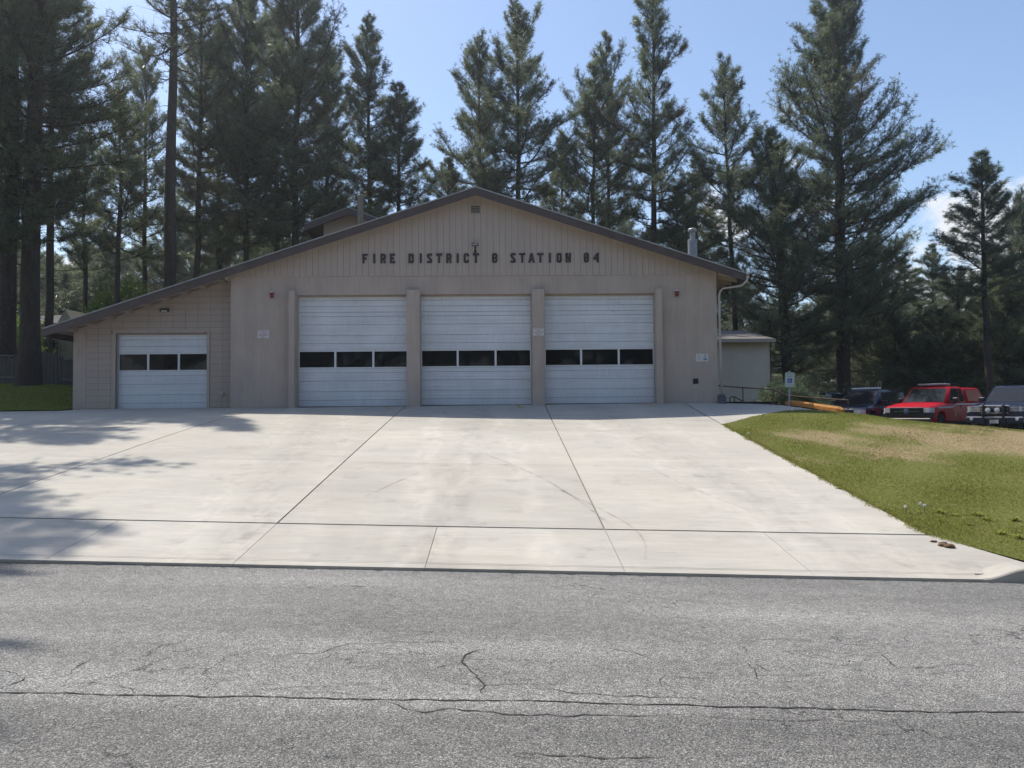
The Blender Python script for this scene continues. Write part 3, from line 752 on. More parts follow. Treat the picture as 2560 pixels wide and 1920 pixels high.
def build_station():
    UND = .10                                # roof sheathing thickness below ztop
    # engine-bay front wall with three openings, lintel up to the siding line
    SB = 6.09
    D = [(-6.62, -2.98), (-2.63, 1.02), (1.42, 5.06)]
    DT = 5.49
    w = MB()
    edges = [XJ] + [e for d in D for e in d] + [XR]
    for a, b in zip(edges[0::2], edges[1::2]): w.box(a, b, WY, WY+.3, 1.2, DT)
    w.box(XJ, XR, WY, WY+.3, DT+.0005, SB)
    w.box(XJ, XJ+.3, WY+.3, BY, 1.2, ztop(XJ)-UND-.02)
    w.box(XR-.3, XR, WY+.3, BY, 1.2, ztop(XR)-UND-.02)
    w.box(XL, XR, BY, BY+.3, 1.2, 5.0)
    w.prism_y([(XL+.01, 5.0), (XR-.01, 5.0), (XR-.01, ztop(XR)-UND-.02), (RX, RZ-UND-.02), (XL+.01, max(5.01, ztop(XL)-UND-.02))], BY+.001, BY+.29)
    part(w, 'front_wall', M_WALL)
    # gable backing and vertical boards
    g = MB().prism_y([(XJ, SB+.001), (XR, SB+.001), (XR, ztop(XR)-UND-.01), (RX, RZ-UND-.01), (XJ, ztop(XJ)-UND-.01)], WY+.02, WY+.25)
    gable = part(g, 'gable_wall', mat('siding_groove', (.17, .145, .126), .9))
    pitch = .2032; rng = random.Random(2)
    x = XJ
    while x < XR-.02:
        a, b = x+.0038, min(x+pitch-.0038, XR)
        h0, h1 = ztop(a)-UND-.012, ztop(b)-UND-.012
        mb = MB(); y0 = WY-.018-rng.uniform(0, .003)
        if a < RX < b: mb.prism_y([(a, SB), (b, SB), (b, h1), (RX, ztop(RX)-UND-.012), (a, h0)], y0, WY+.019)
        else: mb.prism_y([(a, SB), (b, SB), (b, h1), (a, h0)], y0, WY+.019)
        part(mb, 'siding_board', M_SIDING, gable)
        x += pitch
    # pilasters
    for a, b in ((-6.80, -6.615), (-3.02, -2.595), (1.028, 1.430), (5.035, 5.238)):
        part(MB().box(a, b, WY-.30, WY-.001, 1.2, 5.60), 'pilaster', M_WALL, bevel=.008)
    # doors
    def door(x0, x1, z0, z1, y, lines, wt, wb, panes, name_lab):
        """lines: panel joints as fractions from the top; wt, wb window band; panes: list of x fractions"""
        d = empty('garage_door', ((x0+x1)/2, y, z0)); d['label'] = name_lab
        child(d); bpy.context.view_layer.update(); PINV[d.name] = Matrix.Translation((-(x0+x1)/2, -y, -z0))
        H = z1-z0; zz = lambda f: z1 - f*H
        part(MB().box(x0+.01, x1-.01, y+.046, y+.07, z0+.006, z1-.01), 'door_core', M_DGROOVE, d)
        for a, b in zip(lines[:-1], lines[1:]):
            if a >= wt-1e-6 and b <= wb+1e-6: continue
            za, zb = zz(a)-.005, zz(b)+.005
            mb = MB(); n = (za-zb)
            if n > .19:                       # pressed ribs in the panel
                k = 2 if n < .26 else 3
                fr = [i/k for i in range(k+1)]
                prof = [(y+.05, zb), (y+.004, zb)]
                for i in range(k):
                    a0, a1 = lerp(zb, za, fr[i]), lerp(zb, za, fr[i+1])
                    prof += [(y, a0+.012), (y, a1-.012)]
                    if i < k-1: prof += [(y+.007, a1-.004), (y+.007, a1+.004)]
                prof += [(y+.004, za), (y+.05, za)]
            else: prof = [(y+.05, zb), (y+.004, zb), (y, zb+.01), (y, za-.01), (y+.004, za), (y+.05, za)]
            m_ = len(prof)
            mb.add([(x0+.012, p, q) for p, q in prof] + [(x1-.012, p, q) for p, q in prof],
                   [tuple(range(m_)), tuple(range(2*m_-1, m_-1, -1))] + [(i, (i+1) % m_, m_+(i+1) % m_, m_+i) for i in range(m_)])
            part(mb, 'door_panel', M_DOOR, d, fix=True)
        # window band: frame and panes
        za, zb = zz(wt)-.002, zz(wb)+.002
        fr = MB(); ft = .04
        fr.box(x0+.012, x1-.012, y-.012, y+.045, za-ft, za); fr.box(x0+.012, x1-.012, y-.012, y+.045, zb, zb+ft)
        W = x1-x0
        xs = [x0+.012] + [x0+f*W for f in panes] + [x1-.012]
        for i, xc in enumerate(xs):
            hw = .032
            l, r = (xc, xc+2*hw-.02) if i == 0 else ((xc-2*hw+.02, xc) if i == len(xs)-1 else (xc-hw, xc+hw))
            fr.box(l, r, y-.011, y+.044, zb+ft+.0005, za-ft-.0005)
        part(fr, 'window_frame', M_DFRAME, d)
        for i in range(len(xs)-1):
            part(MB().box(xs[i]+.01, xs[i+1]-.01, y+.012, y+.02, zb+ft-.01, za-ft+.01), 'window_pane', M_GLASS, d)
        # tracks and head trim
        for tx in (x0, x1-.035): part(MB().box(tx, tx+.035, y-.06, y-.014, z0, z1-.002), 'door_track', M_PIPE, d)
        part(MB().box(x0+.036, x1-.036, y-.06, y-.016, z1-.05, z1-.003), 'head_trim', M_SOFFIT, d)
        part(MB().box(x0+.015, x1-.015, y-.006, y+.04, z0-.0, z0+.028), 'bottom_seal', M_BLACK, d)
        return d
    big = [0, .045, .097, .150, .188, .262, .358, .432, .492, .655, .693, .768, .862, .938, 1.0]
    for (a, b), lab in zip(D, ('tall white door nearest the low wing', 'tall white door in the middle', 'tall white door furthest from the low wing')):
        door(a, b, float(zbase((a+b)/2))-.012, DT, WY+.17, big, .492, .655, (.335, .675), lab)
    small = [0, .085, .169, .255, .497, .555, .665, .803, .912, 1.0]
    door(-12.67, -9.68, float(zbase(-11))-.025, 4.33, WGY+.15, small, .255, .497, (.335, .672), 'low white garage door in the block wing')
    for px, py, w_, h_ in ((1533, 779, .17, .016), (1541, 757, .26, .012), (1545, 780, .08, .010)):     # dents and scrapes on the third door
        c = at(px, py, WY+.17); y_ = WY+.166
        part(MB().add([(c[0]-w_/2, y_, c[2]), (c[0]-w_*.1, y_, c[2]-h_/2), (c[0]+w_/2, y_, c[2]-h_*.1), (c[0]+w_*.15, y_, c[2]+h_/2)], [(0, 1, 2, 3)]), 'scrape', mat('door_scrape', (.30, .31, .33), .6))
    # block wing
    wing = MB(); GX0, GX1, GT = -12.67, -9.68, 4.33
    wing.box(XL, GX0, WGY+.012, WGY+.25, 1.2, GT).box(GX1, XJ-.001, WGY+.012, WGY+.25, 1.2, GT)
    zl = ztop(XL)-UND-.02
    wing.prism_y([(XL, GT+.001), (XJ-.001, GT+.001), (XJ-.001, ztop(XJ)-UND-.02), (XL, max(zl, GT+.01))], WGY+.012, WGY+.25)
    wing.box(XL, XL+.25, WGY+.25, BY, 1.2, zl)
    wall = part(wing, 'wing_wall', M_JOINT)
    part(MB().prism_y([(XL-.002, 1.2), (-13.64, 1.2), (-13.64, ztop(-13.64)-UND-.03), (XL-.002, zl-.012)], WGY-.003, WGY+.011), 'corner_pilaster', M_WALL)
    part(MB().box(GX0-.09, GX0-.001, WGY-.012, WGY+.14, 1.6, GT+.001).box(GX1+.001, GX1+.09, WGY-.012, WGY+.14, 1.6, GT+.001)
         .box(GX0-.09, GX1+.09, WGY-.012, WGY+.14, GT+.0015, GT+.09), 'door_jamb', M_WALL)
    # stack-bonded painted blocks
    bw, bh = .4064, .2032
    x = -13.639
    cols = []
    while x < XJ-.03: cols.append((x, min(x+bw, XJ-.002))); x += bw
    for r in range(26):
        z0 = 1.66+r*bh; z1 = z0+bh
        for a, b in cols:
            a2, b2, za, zb = a+.0038, b-.0038, z0+.006, z1-.006
            if zb > 1.5 and za < GT+.092:
                if b2 > GX0-.092 and a2 < GX1+.092:       # clip against the door opening
                    if zb > GT+.092 and za < GT+.092: za = GT+.094
                    if za < GT+.09:
                        if a2 < GX0-.092: b2 = GX0-.094
                        elif b2 > GX1+.092: a2 = GX1+.094
                        else: continue
            if b2-a2 < .02: continue
            ta, tb = ztop(a2)-UND-.03, ztop(b2)-UND-.03
            if min(zb, max(ta, tb)) - za < .02: continue
            poly = [(a2, za), (b2, za)]
            if tb >= zb and ta >= zb: poly += [(b2, zb), (a2, zb)]
            else:                                         # cut along the roof slope, which rises to the right here
                def cut(xx): return ztop(xx)-UND-.03
                if tb <= za: continue
                if tb > zb:
                    poly.append((b2, zb)); xc = b2-(tb-zb)/RS; poly.append((max(a2, xc), zb))
                else: poly.append((b2, tb))
                if ta > za: poly.append((a2, min(ta, zb)))
                else: poly[0] = (b2-(tb-za)/RS, za)
            mb = MB().prism_y(poly, WGY, WGY+.0115)
            part(mb, 'concrete_block', M_BLOCK, wall)
    # roof: two slopes, front and back
    r = MB()
    t = UND
    r.add([(EL, FY+.03, ztop(EL)), (RX, FY+.03, RZ), (ER, FY+.03, ztop(ER)), (EL, BY+.7, ztop(EL)), (RX, BY+.7, RZ), (ER, BY+.7, ztop(ER)),
           (EL, FY+.03, ztop(EL)-t), (RX, FY+.03, RZ-t), (ER, FY+.03, ztop(ER)-t), (EL, BY+.7, ztop(EL)-t), (RX, BY+.7, RZ-t), (ER, BY+.7, ztop(ER)-t)],
          [(0,1,4,3),(1,2,5,4),(6,9,10,7),(7,10,11,8),(0,6,7,1),(1,7,8,2),(3,4,10,9),(4,5,11,10),(0,3,9,6),(2,8,11,5)])
    roof = part(r, 'roof', M_ROOF, fix=True)
    sh = MB()                                   # tan sheathing seen from below
    for x0, x1 in ((EL+.05, RX), (RX, ER-.05)):
        sh.add([(x0, FY+.06, ztop(x0)-t-.003), (x1, FY+.06, ztop(x1)-t-.003), (x1, WGY+.3, ztop(x1)-t-.003), (x0, WGY+.3, ztop(x0)-t-.003)], [(0, 3, 2, 1)])
    for x0, x1 in ((XR, ER-.05), (EL+.05, XL)):
        sh.add([(x0, WGY+.31, ztop(x0)-t-.004), (x1, WGY+.31, ztop(x1)-t-.004), (x1, BY, ztop(x1)-t-.004), (x0, BY, ztop(x0)-t-.004)], [(0, 3, 2, 1)])
    part(sh, 'soffit', M_SOFFIT, roof)
    for x0, x1 in ((EL, RX), (RX, ER)):         # rake boards and drip edge
        part(MB().prism_y([(x0, ztop(x0)-.27), (x1, ztop(x1)-.27), (x1, ztop(x1)-.028), (x0, ztop(x0)-.028)], FY, FY+.029), 'rake_board', M_TRIM, roof)
        part(MB().prism_y([(x0, ztop(x0)-.024), (x1, ztop(x1)-.024), (x1, ztop(x1)+.012), (x0, ztop(x0)+.012)], FY-.02, FY+.028), 'drip_edge', M_DRIP, roof)
    # eave boards along the sides
    part(MB().box(EL-.03, EL-.001, FY, BY+.7, ztop(EL)-.27, ztop(EL)-.02), 'eave_board', M_TRIM, roof)
    gt = MB()                                    # gutter on the right eave
    prof = [(0,0),(0,-.11),(.03,-.14),(.09,-.14),(.125,-.08),(.125,0),(.115,0),(.112,-.075),(.085,-.128),(.035,-.128),(.012,-.1),(.012,0)]
    n = len(prof); gx, gz = ER+.005, ztop(ER)-.03
    gt.add([(gx+a, FY-.02, gz+b) for a, b in prof]+[(gx+a, BY+.7, gz+b) for a, b in prof],
           [tuple(range(n)), tuple(range(2*n-1, n-1, -1))]+[(i, (i+1) % n, n+(i+1) % n, n+i) for i in range(n)])
    part(gt, 'gutter', M_TRIM, roof, fix=True)
    part(MB().box(ER-.03, ER+.003, FY+.031, BY+.7, ztop(ER)-.27, ztop(ER)-t-.004), 'eave_board', M_TRIM, roof)
    y = FY+.12                                   # exposed rafter tails, right eave
    k = 0
    while y < 33:
        mb = MB(); x0, x1 = XR-.02, ER-.035
        mb.add([(x0,y,ztop(x0)-t-.006),(x1,y,ztop(x1)-t-.006),(x1,y,ztop(x1)-t-.10),(x0,y,ztop(x0)-t-.22),
                (x0,y+.07,ztop(x0)-t-.006),(x1,y+.07,ztop(x1)-t-.006),(x1,y+.07,ztop(x1)-t-.10),(x0,y+.07,ztop(x0)-t-.22)],
               [(0,1,2,3),(7,6,5,4),(0,4,5,1),(1,5,6,2),(2,6,7,3),(3,7,4,0)])
        part(mb, 'rafter_tail', M_SOFFIT, roof, fix=True); y += .61 if k else .62; k += 1
    x = -14.0                                    # lookout blocks under the wing rake
    while x < -9.0:
        zt = ztop(x)-t-.006
        mb = MB().add([(x,FY+.03,zt),(x+.09,FY+.03,ztop(x+.09)-t-.006),(x+.09,WGY+.01,ztop(x+.09)-t-.006),(x,WGY+.01,zt),
                       (x,FY+.03,zt-.13),(x+.09,FY+.03,zt-.10),(x+.09,WGY+.01,zt-.10),(x,WGY+.01,zt-.13)],
                      [(0,1,2,3),(7,6,5,4),(0,4,5,1),(1,5,6,2),(2,6,7,3),(3,7,4,0)])
        part(mb, 'lookout', M_SOFFIT, roof, fix=True); x += .61
    part(MB().prism_y([(XJ-.05, ztop(XJ-.05)-t-.24), (XJ-.001, ztop(XJ)-t-.24), (XJ-.001, ztop(XJ)-t-.01), (XJ-.05, ztop(XJ-.05)-t-.01)], FY+.03, WGY), 'lookout', M_SOFFIT, roof)
    # downspout
    a = at(1858, 698, 24.62); b = at(1806, 722, 25.1)
    xs = XR+.075
    ds = MB().tube([(ER+.06, 24.55, ztop(ER)-.16), (ER+.05, 24.56, ztop(ER)-.26), (ER-.10, 24.62, ztop(ER)-.42), (xs+.12, 24.93, 5.62), (xs+.02, 24.97, 5.50), (xs, 24.97, 5.36), (xs+.01, 24.96, 3.6), (xs+.03, 24.94, 2.10)], .037, 8)
    part(ds, 'downspout', M_PIPE, smooth=True)
    part(MB().box(xs-.10, xs+.15, 24.84, 25.10, 1.80, 2.09).box(xs-.07, xs+.12, 24.86, 25.08, 2.0905, 2.16), 'drain_box', mat('drain_box_grey', (.10, .105, .12), .7), bevel=.01)
    # louvred gable vent
    c = at(1188.5, 524, WY)
    vx0, vx1, vz0, vz1 = c[0]-.165, c[0]+.165, c[2]-.155, c[2]+.155
    fr = MB().box(vx0, vx1, WY-.05, WY-.021, vz1-.025, vz1).box(vx0, vx1, WY-.05, WY-.021, vz0, vz0+.025).box(vx0, vx0+.022, WY-.05, WY-.021, vz0+.0255, vz1-.0255).box(vx1-.022, vx1, WY-.05, WY-.021, vz0+.0255, vz1-.0255)
    gv = part(fr, 'gable_vent', M_SIDING)
    part(MB().box(vx0+.022, vx1-.022, WY-.026, WY-.0215, vz0+.0255, vz1-.0255), 'vent_backing', M_DARK, gv)
    for k in range(5):
        z = vz0+.048+k*.052
        part(MB().add([(vx0+.022,WY-.048,z),(vx1-.022,WY-.048,z),(vx1-.022,WY-.028,z+.026),(vx0+.022,WY-.028,z+.026),(vx0+.022,WY-.045,z-.004),(vx1-.022,WY-.045,z-.004),(vx1-.022,WY-.025,z+.022),(vx0+.022,WY-.025,z+.022)],
                      [(0,1,2,3),(7,6,5,4),(0,4,5,1),(1,5,6,2),(2,6,7,3),(3,7,4,0)]), 'louvre', M_SIDING, gv, fix=True)
    # square wall vent low on the right, with its streak
    c = at(1739, 953, WY); vt = part(MB().box(c[0]-.085, c[0]+.085, WY-.025, WY-.001, c[2]-.085, c[2]+.085), 'wall_vent', M_BLACK, bevel=.006)
    for k in range(5):
        z = c[2]-.06+k*.03; part(MB().box(c[0]-.07, c[0]+.07, WY-.034, WY-.0255, z-.004, z+.004), 'louvre', M_DARK, vt)
    me = bpy.data.meshes.new('water_streak')
    me.from_pydata([(c[0]-.05, WY-.0022, c[2]-.095), (c[0]-.045, WY-.0022, 1.9), (c[0]+.045, WY-.0022, 1.9), (c[0]+.055, WY-.0022, c[2]-.095)], [], [(0,1,2,3)])
    child(link('water_streak', me, mat('mineral_streak', (.43, .39, .37), .85, noise=[(6, .12, (3, 1, 1))])))
    # round cap on the wing
    c = at(556, 985, WGY); part(MB().lathe([(.075, 0), (.075, -.03), (.055, -.055), (.02, -.06)], (c[0], WGY-.0005, c[2]), 'y', 18), 'pipe_cap', M_WALL, smooth=False, fix=True)
    # roof vents
    c = at(901, 520, 27.0); zt = ztop(c[0])
    part(MB().lathe([(.10, zt-.15-c[2]), (.10, .42), (.105, .42), (.105, .47), (.02, .48)], (c[0], 27.0, c[2]), 'z', 18), 'vent_pipe', M_GALV, smooth=True, fix=True)
    c = at(1731, 600, 28.0); zt = ztop(c[0])
    part(MB().lathe([(.17, zt-.2-c[2]), (.17, .0), (.165, .01), (.085, .012), (.085, .28), (.15, .30), (.16, .38), (.13, .42), (.02, .45)], (c[0], 28.0, c[2]), 'z', 20), 'vent_pipe', M_GALV, fix=True)
    # small raised gable behind the left slope
    Yd = 29.0
    ap, lt, rt = at(871, 520, Yd), at(761, 561, Yd), at(990, 561, Yd)
    wl = at(809, 560, Yd+.5)
    sl = (ap[2]-lt[2])/(ap[0]-lt[0])
    fz = lambda x, d=0: ap[2]-sl*abs(x-ap[0])-d
    x1w = ap[0]+(ap[0]-wl[0])
    dm = part(MB().prism_y([(wl[0], 5.3), (x1w, 5.3), (x1w, fz(x1w, .1)), (ap[0], ap[2]-.1), (wl[0], fz(wl[0], .1))], Yd+.5, Yd+5), 'roof_gable', M_SIDING)
    rr = MB()
    for q in (lt[0], ap[0]*2-lt[0]):
        a, b = (q, ap[0]) if q < ap[0] else (ap[0], q)
        rr.add([(a,Yd,fz(a)),(b,Yd,fz(b)),(b,Yd+5.4,fz(b)),(a,Yd+5.4,fz(a)),(a,Yd,fz(a,.09)),(b,Yd,fz(b,.09)),(b,Yd+5.4,fz(b,.09)),(a,Yd+5.4,fz(a,.09))],
               [(0,1,2,3),(7,6,5,4),(0,4,5,1),(1,5,6,2),(2,6,7,3),(3,7,4,0)])
    part(rr, 'gable_roof', M_ROOF, dm, fix=True)
    for q in (lt[0], ap[0]*2-lt[0]):
        a, b = (q, ap[0]) if q < ap[0] else (ap[0], q)
        part(MB().prism_y([(a, fz(a,.24)), (b, fz(b,.24)), (b, fz(b,-.004)), (a, fz(a,-.004))], Yd-.03, Yd-.001), 'rake_board', M_TRIM, dm)
        part(MB().prism_y([(a, fz(a,-.005)), (b, fz(b,-.005)), (b, fz(b,-.03)), (a, fz(a,-.03))], Yd-.04, Yd+.05), 'drip_edge', M_DRIP, dm)
    part(MB().box(lt[0]-.001, lt[0]+.03, Yd+.001, Yd+5.3, fz(lt[0],.26), fz(lt[0],.095)), 'eave_board', M_TRIM, dm)
build_station()

# ------------------------------------------------------------------ lettering
GLY = {
 'F': (8, [[(0,0),(3,0),(3,5.5),(6.5,5.5),(6.5,8.5),(3,8.5),(3,11),(8,11),(8,14),(0,14)]]),
 'I': (3, [[(0,0),(3,0),(3,14),(0,14)]]),
 'E': (8, [[(0,0),(8,0),(8,3),(3,3),(3,5.6),(6.5,5.6),(6.5,8.4),(3,8.4),(3,11),(8,11),(8,14),(0,14)]]),
 'D': (8, [[(0,0),(6.3,0),(8,1.7),(8,12.3),(6.3,14),(0,14)], [(3,3),(3,11),(5,11),(5,3)]]),
 'R': (8, [[(0,0),(3,0),(3,5.2),(3.6,5.2),(5.2,0),(8.2,0),(6.6,5.6),(8,7),(8,12.3),(6.3,14),(0,14)], [(3,8),(3,11),(5,11),(5,8)]]),
 'S': (8, [[(0,0),(6.3,0),(8,1.7),(8,4.6),(3.2,10.2),(3.2,11),(8,11),(8,14),(1.7,14),(0,12.3),(0,9.4),(4.8,3.8),(4.8,3),(0,3)]]),
 'T': (9.5, [[(3.25,0),(6.25,0),(6.25,11),(9.5,11),(9.5,14),(0,14),(0,11),(3.25,11)]]),
 'C': (8, [[(1.7,0),(6.3,0),(8,1.7),(8,4.5),(5,4.5),(5,3),(3,3),(3,11),(5,11),(5,9.5),(8,9.5),(8,12.3),(6.3,14),(1.7,14),(0,12.3),(0,1.7)]]),
 '8': (8, [[(1.7,0),(6.3,0),(8,1.7),(8,12.3),(6.3,14),(1.7,14),(0,12.3),(0,1.7)], [(3,2.6),(5,2.6),(5,5.8),(3,5.8)], [(3,8.2),(5,8.2),(5,11.4),(3,11.4)]]),
 'O': (8, [[(1.7,0),(6.3,0),(8,1.7),(8,12.3),(6.3,14),(1.7,14),(0,12.3),(0,1.7)], [(3,3),(5,3),(5,11),(3,11)]]),
 'A': (10, [[(0,0),(3,0),(3.7,2.8),(6.3,2.8),(7,0),(10,0),(6.6,14),(3.4,14)], [(4.3,5.4),(5.7,5.4),(5,9.5)]]),
 'N': (8, [[(0,0),(3,0),(3,8),(5,0),(8,0),(8,14),(5,14),(5,6),(3,14),(0,14)]]),
 '4': (8, [[(5,0),(8,0),(8,14),(5.2,14),(0,6),(0,4.2),(5,4.2)], [(3.2,6.6),(5,6.6),(5,9.8)]]),
}
def glyph_mesh(ch, h, depth):
    cu = bpy.data.curves.new('glyph', 'CURVE'); cu.dimensions = '2D'; cu.fill_mode = 'BOTH'; cu.extrude = depth/2
    s = h/14
    for loop in GLY[ch][1]:
        sp = cu.splines.new('POLY'); sp.points.add(len(loop)-1); sp.use_cyclic_u = True
        for p, (x, y) in zip(sp.points, loop): p.co = (x*s, y*s, 0, 1)
    return curve_to_mesh(cu)
def curve_to_mesh(cu):
    o = bpy.data.objects.new('tmp_curve', cu); COL.objects.link(o)
    dg = bpy.context.evaluated_depsgraph_get(); dg.update()
    me = bpy.data.meshes.new_from_object(o.evaluated_get(dg))
    bpy.data.objects.remove(o); bpy.data.curves.remove(cu)
    me.materials.clear()
    return me
def build_lettering():
    txt = [('F',906,919),('I',933.5,938),('R',951,964.5),('E',974.5,988),('D',1021,1034.5),('I',1049.5,1054),('S',1067,1080.5),('T',1090,1105.5),('R',1115.5,1129),('I',1142,1146.5),
           ('C',1159,1172.8),('T',1182,1198),('8',1230,1243.5),('S',1276,1289.5),('T',1298,1313.5),('A',1320.5,1337),('T',1343,1359),('I',1372.5,1377),('O',1391.5,1404.5),('N',1414,1427.5),('8',1459.6,1472.6),('4',1482.5,1497)]
    root = empty('lettering', (-.5, WY-.04, 6.4)); child(root); PINV[root.name] = Matrix.Translation((.5, -WY+.04, -6.4))
    root['label'] = 'dark brown capitals reading FIRE DISTRICT 8 STATION 84'
    for ch, a, b in txt:
        yb = 658.3 + (655.6-658.3)*(a-906)/590
        p = at((a+b)/2, yb, WY-.04); wpx = (b-a)/F*WY
        me = glyph_mesh(ch, .312, .03)
        co = np.empty(len(me.vertices)*3, np.float32); me.vertices.foreach_get('co', co); co = co.reshape(-1, 3)
        w0 = GLY[ch][0]*.312/14
        x = p[0]+(co[:, 0]-w0/2)*(wpx/w0 if ch != 'I' else 1); z = p[2]+co[:, 1]; y = WY-.036-co[:, 2]
        me.vertices.foreach_set('co', np.column_stack([x, y, z]).astype(np.float32).ravel()); me.update()
        child(link('letter', me, M_LETTER), root)
build_lettering()

def text_mesh(s, size):
    cu = bpy.data.curves.new('txt', 'FONT'); cu.body = s; cu.size = size; cu.align_x = 'CENTER'; cu.align_y = 'CENTER'; cu.extrude = 0
    return curve_to_mesh(cu)
def sign_text(root, s, size, x, z, m, y=-.008, sx=1.0):
    me = text_mesh(s, size)
    co = np.empty(len(me.vertices)*3, np.float32); me.vertices.foreach_get('co', co); co = co.reshape(-1, 3)
    me.vertices.foreach_set('co', np.column_stack([co[:, 0]*sx+x, np.full(len(co), y), co[:, 1]+z]).astype(np.float32).ravel()); me.update()
    link('lettering', me, m, root)
def rect_poly(w, h, r, n=4):
    out = []
    for cx, cz, a0 in ((w/2-r, -h/2+r, -90), (w/2-r, h/2-r, 0), (-w/2+r, h/2-r, 90), (-w/2+r, -h/2+r, 180)):
        for k in range(n+1):
            a = rad(a0+90*k/n); out.append((cx+r*math.cos(a), cz+r*math.sin(a)))
    return out

def restricted_sign(px0, px1, py0, py1, y, label):
    a, b = at(px0, py1, y), at(px1, py0, y); w, h = b[0]-a[0], b[2]-a[2]
    root = empty('wall_sign', ((a[0]+b[0])/2, y, (a[2]+b[2])/2)); tag(root, label, 'sign', 'restricted area signs')
    MB().prism_y(rect_poly(w, h, .008), -.006, 0).build('sign_plate', M_WHITE, root)
    for s, zf, k in (('RESTRICTED', .36, .84), ('AREA', .17, .34), ('AUTHORIZED', -.02, .84), ('PERSONNEL', -.2, .78), ('ONLY', -.38, .30)):
        sign_text(root, s, h*.20, 0, h*zf, M_SIGNRED, sx=1.05)
restricted_sign(644, 672.5, 825, 845, WY-.002, 'white restricted area sign in red print on the wall beside the first pilaster')
restricted_sign(1333, 1359.5, 820, 839, WY-.302, 'white restricted area sign in red print on the pilaster between two doors')
def notice_sign():
    a, b = at(1739.7, 903.5, WY), at(1770.5, 884, WY); w, h = b[0]-a[0], b[2]-a[2]
    root = empty('wall_sign', ((a[0]+b[0])/2, WY-.002, (a[2]+b[2])/2))
    tag(root, 'small white notice with grey lines and a blue drawing near the building corner', 'sign')
    MB().prism_y(rect_poly(w, h, .006), -.006, 0).build('sign_plate', M_WHITE, root)
    mb = MB()
    for k, (l, r) in enumerate(((-.42,-.12),(-.38,-.16),(-.40,-.06),(-.36,-.02),(-.40,-.10),(-.40,-.14))):
        z = h*(.38-.14*k); mb.add([(l*w,-.008,z-.004),(r*w,-.008,z-.006),(r*w,-.008,z+.002),(l*w,-.008,z+.004)], [(0,1,2,3)])
    mb.build('print_lines', M_GREYINK, root)
    mb = MB().add([(x*w,-.008,z*h) for x, z in ((.10,-.36),(.40,-.36),(.40,-.05),(.10,-.05))], [(0,1,2,3)])
    mb.build('drawing', mat('pale_blue_ink', (.20, .30, .38), .7), root)
    mb = MB().add([(x*w,-.0085,z*h) for x, z in ((.12,.08),(.24,.2),(.12,.38),(.38,.38),(.28,.2),(.40,.08))], [(0,1,4),(1,2,3),(1,3,4),(0,4,5)])
    mb.build('drawing', M_GREYINK, root)
notice_sign()

def beacon(px, py, label):
    p = at(px, py, WY-.06)
    root = empty('beacon_lamp', (p[0], WY, p[2])); tag(root, label, 'lamp', 'red beacon lamps')
    MB().lathe([(.045, .085), (.062, .085), (.066, .10), (.05, .125), (.02, .13)], (0, -.085, 0), 'z', 18).box(-.04, .04, -.05, -.001, .085, .13).build('base', M_PAINTWHITE, root, fix=True)
    MB().lathe([(.02, -.095), (.042, -.085), (.058, -.06), (.062, -.03), (.062, .084)], (0, -.085, 0), 'z', 18).build('lens', M_RED, root, True, fix=True)
    MB().box(-.05, .05, -.022, -.001, -.12, .084).build('backplate', M_WALL, root)
beacon(680, 738, 'red beacon lamp on the wall beside the first pilaster')
beacon(1691.5, 734, 'red beacon lamp on the wall beside the last pilaster')
def floodlight():
    p = at(1188, 613, WY-.1)
    root = empty('floodlight', (p[0], WY-.02, p[2])); tag(root, 'small black floodlight on a bracket above the lettering', 'lamp')
    MB().box(-.11, .11, -.20, -.12, -.045, .045).build('housing', M_BLACK, root, bevel=.012)
    MB().box(-.09, .09, -.207, -.2005, -.028, .028).build('lens', mat('tan_lens', (.36, .32, .28), .3), root)
    MB().tube([(0,-.14,-.05),(0,-.10,-.12),(0,-.03,-.17)], .016, 8).build('arm', M_BLACK, root)
    MB().lathe([(.03,-.06),(.03,-.03),(.018,-.01),(.018,.03)], (0,-.12,-.06), 'z', 12).build('sensor', M_BLACK, root, fix=True)
    MB().box(-.03, .03, -.04, 0, -.24, -.15).build('bracket', M_BLACK, root, bevel=.006)
floodlight()
def wall_light():
    p = at(413, 776, WGY)
    root = empty('wall_light', (p[0], WGY, p[2])); tag(root, 'black wall light above the low garage door', 'lamp')
    MB().box(-.13, .13, -.13, -.001, .0, .045).build('housing', M_BLACK, root, bevel=.008)
    MB().box(-.10, .10, -.11, -.02, -.045, -.0005).build('lens', M_LAMPGLASS, root, bevel=.012)
    MB().box(-.13, -.105, -.12, -.001, -.05, -.001).box(.105, .13, -.12, -.001, -.05, -.001).build('end_cap', M_BLACK, root)
wall_light()
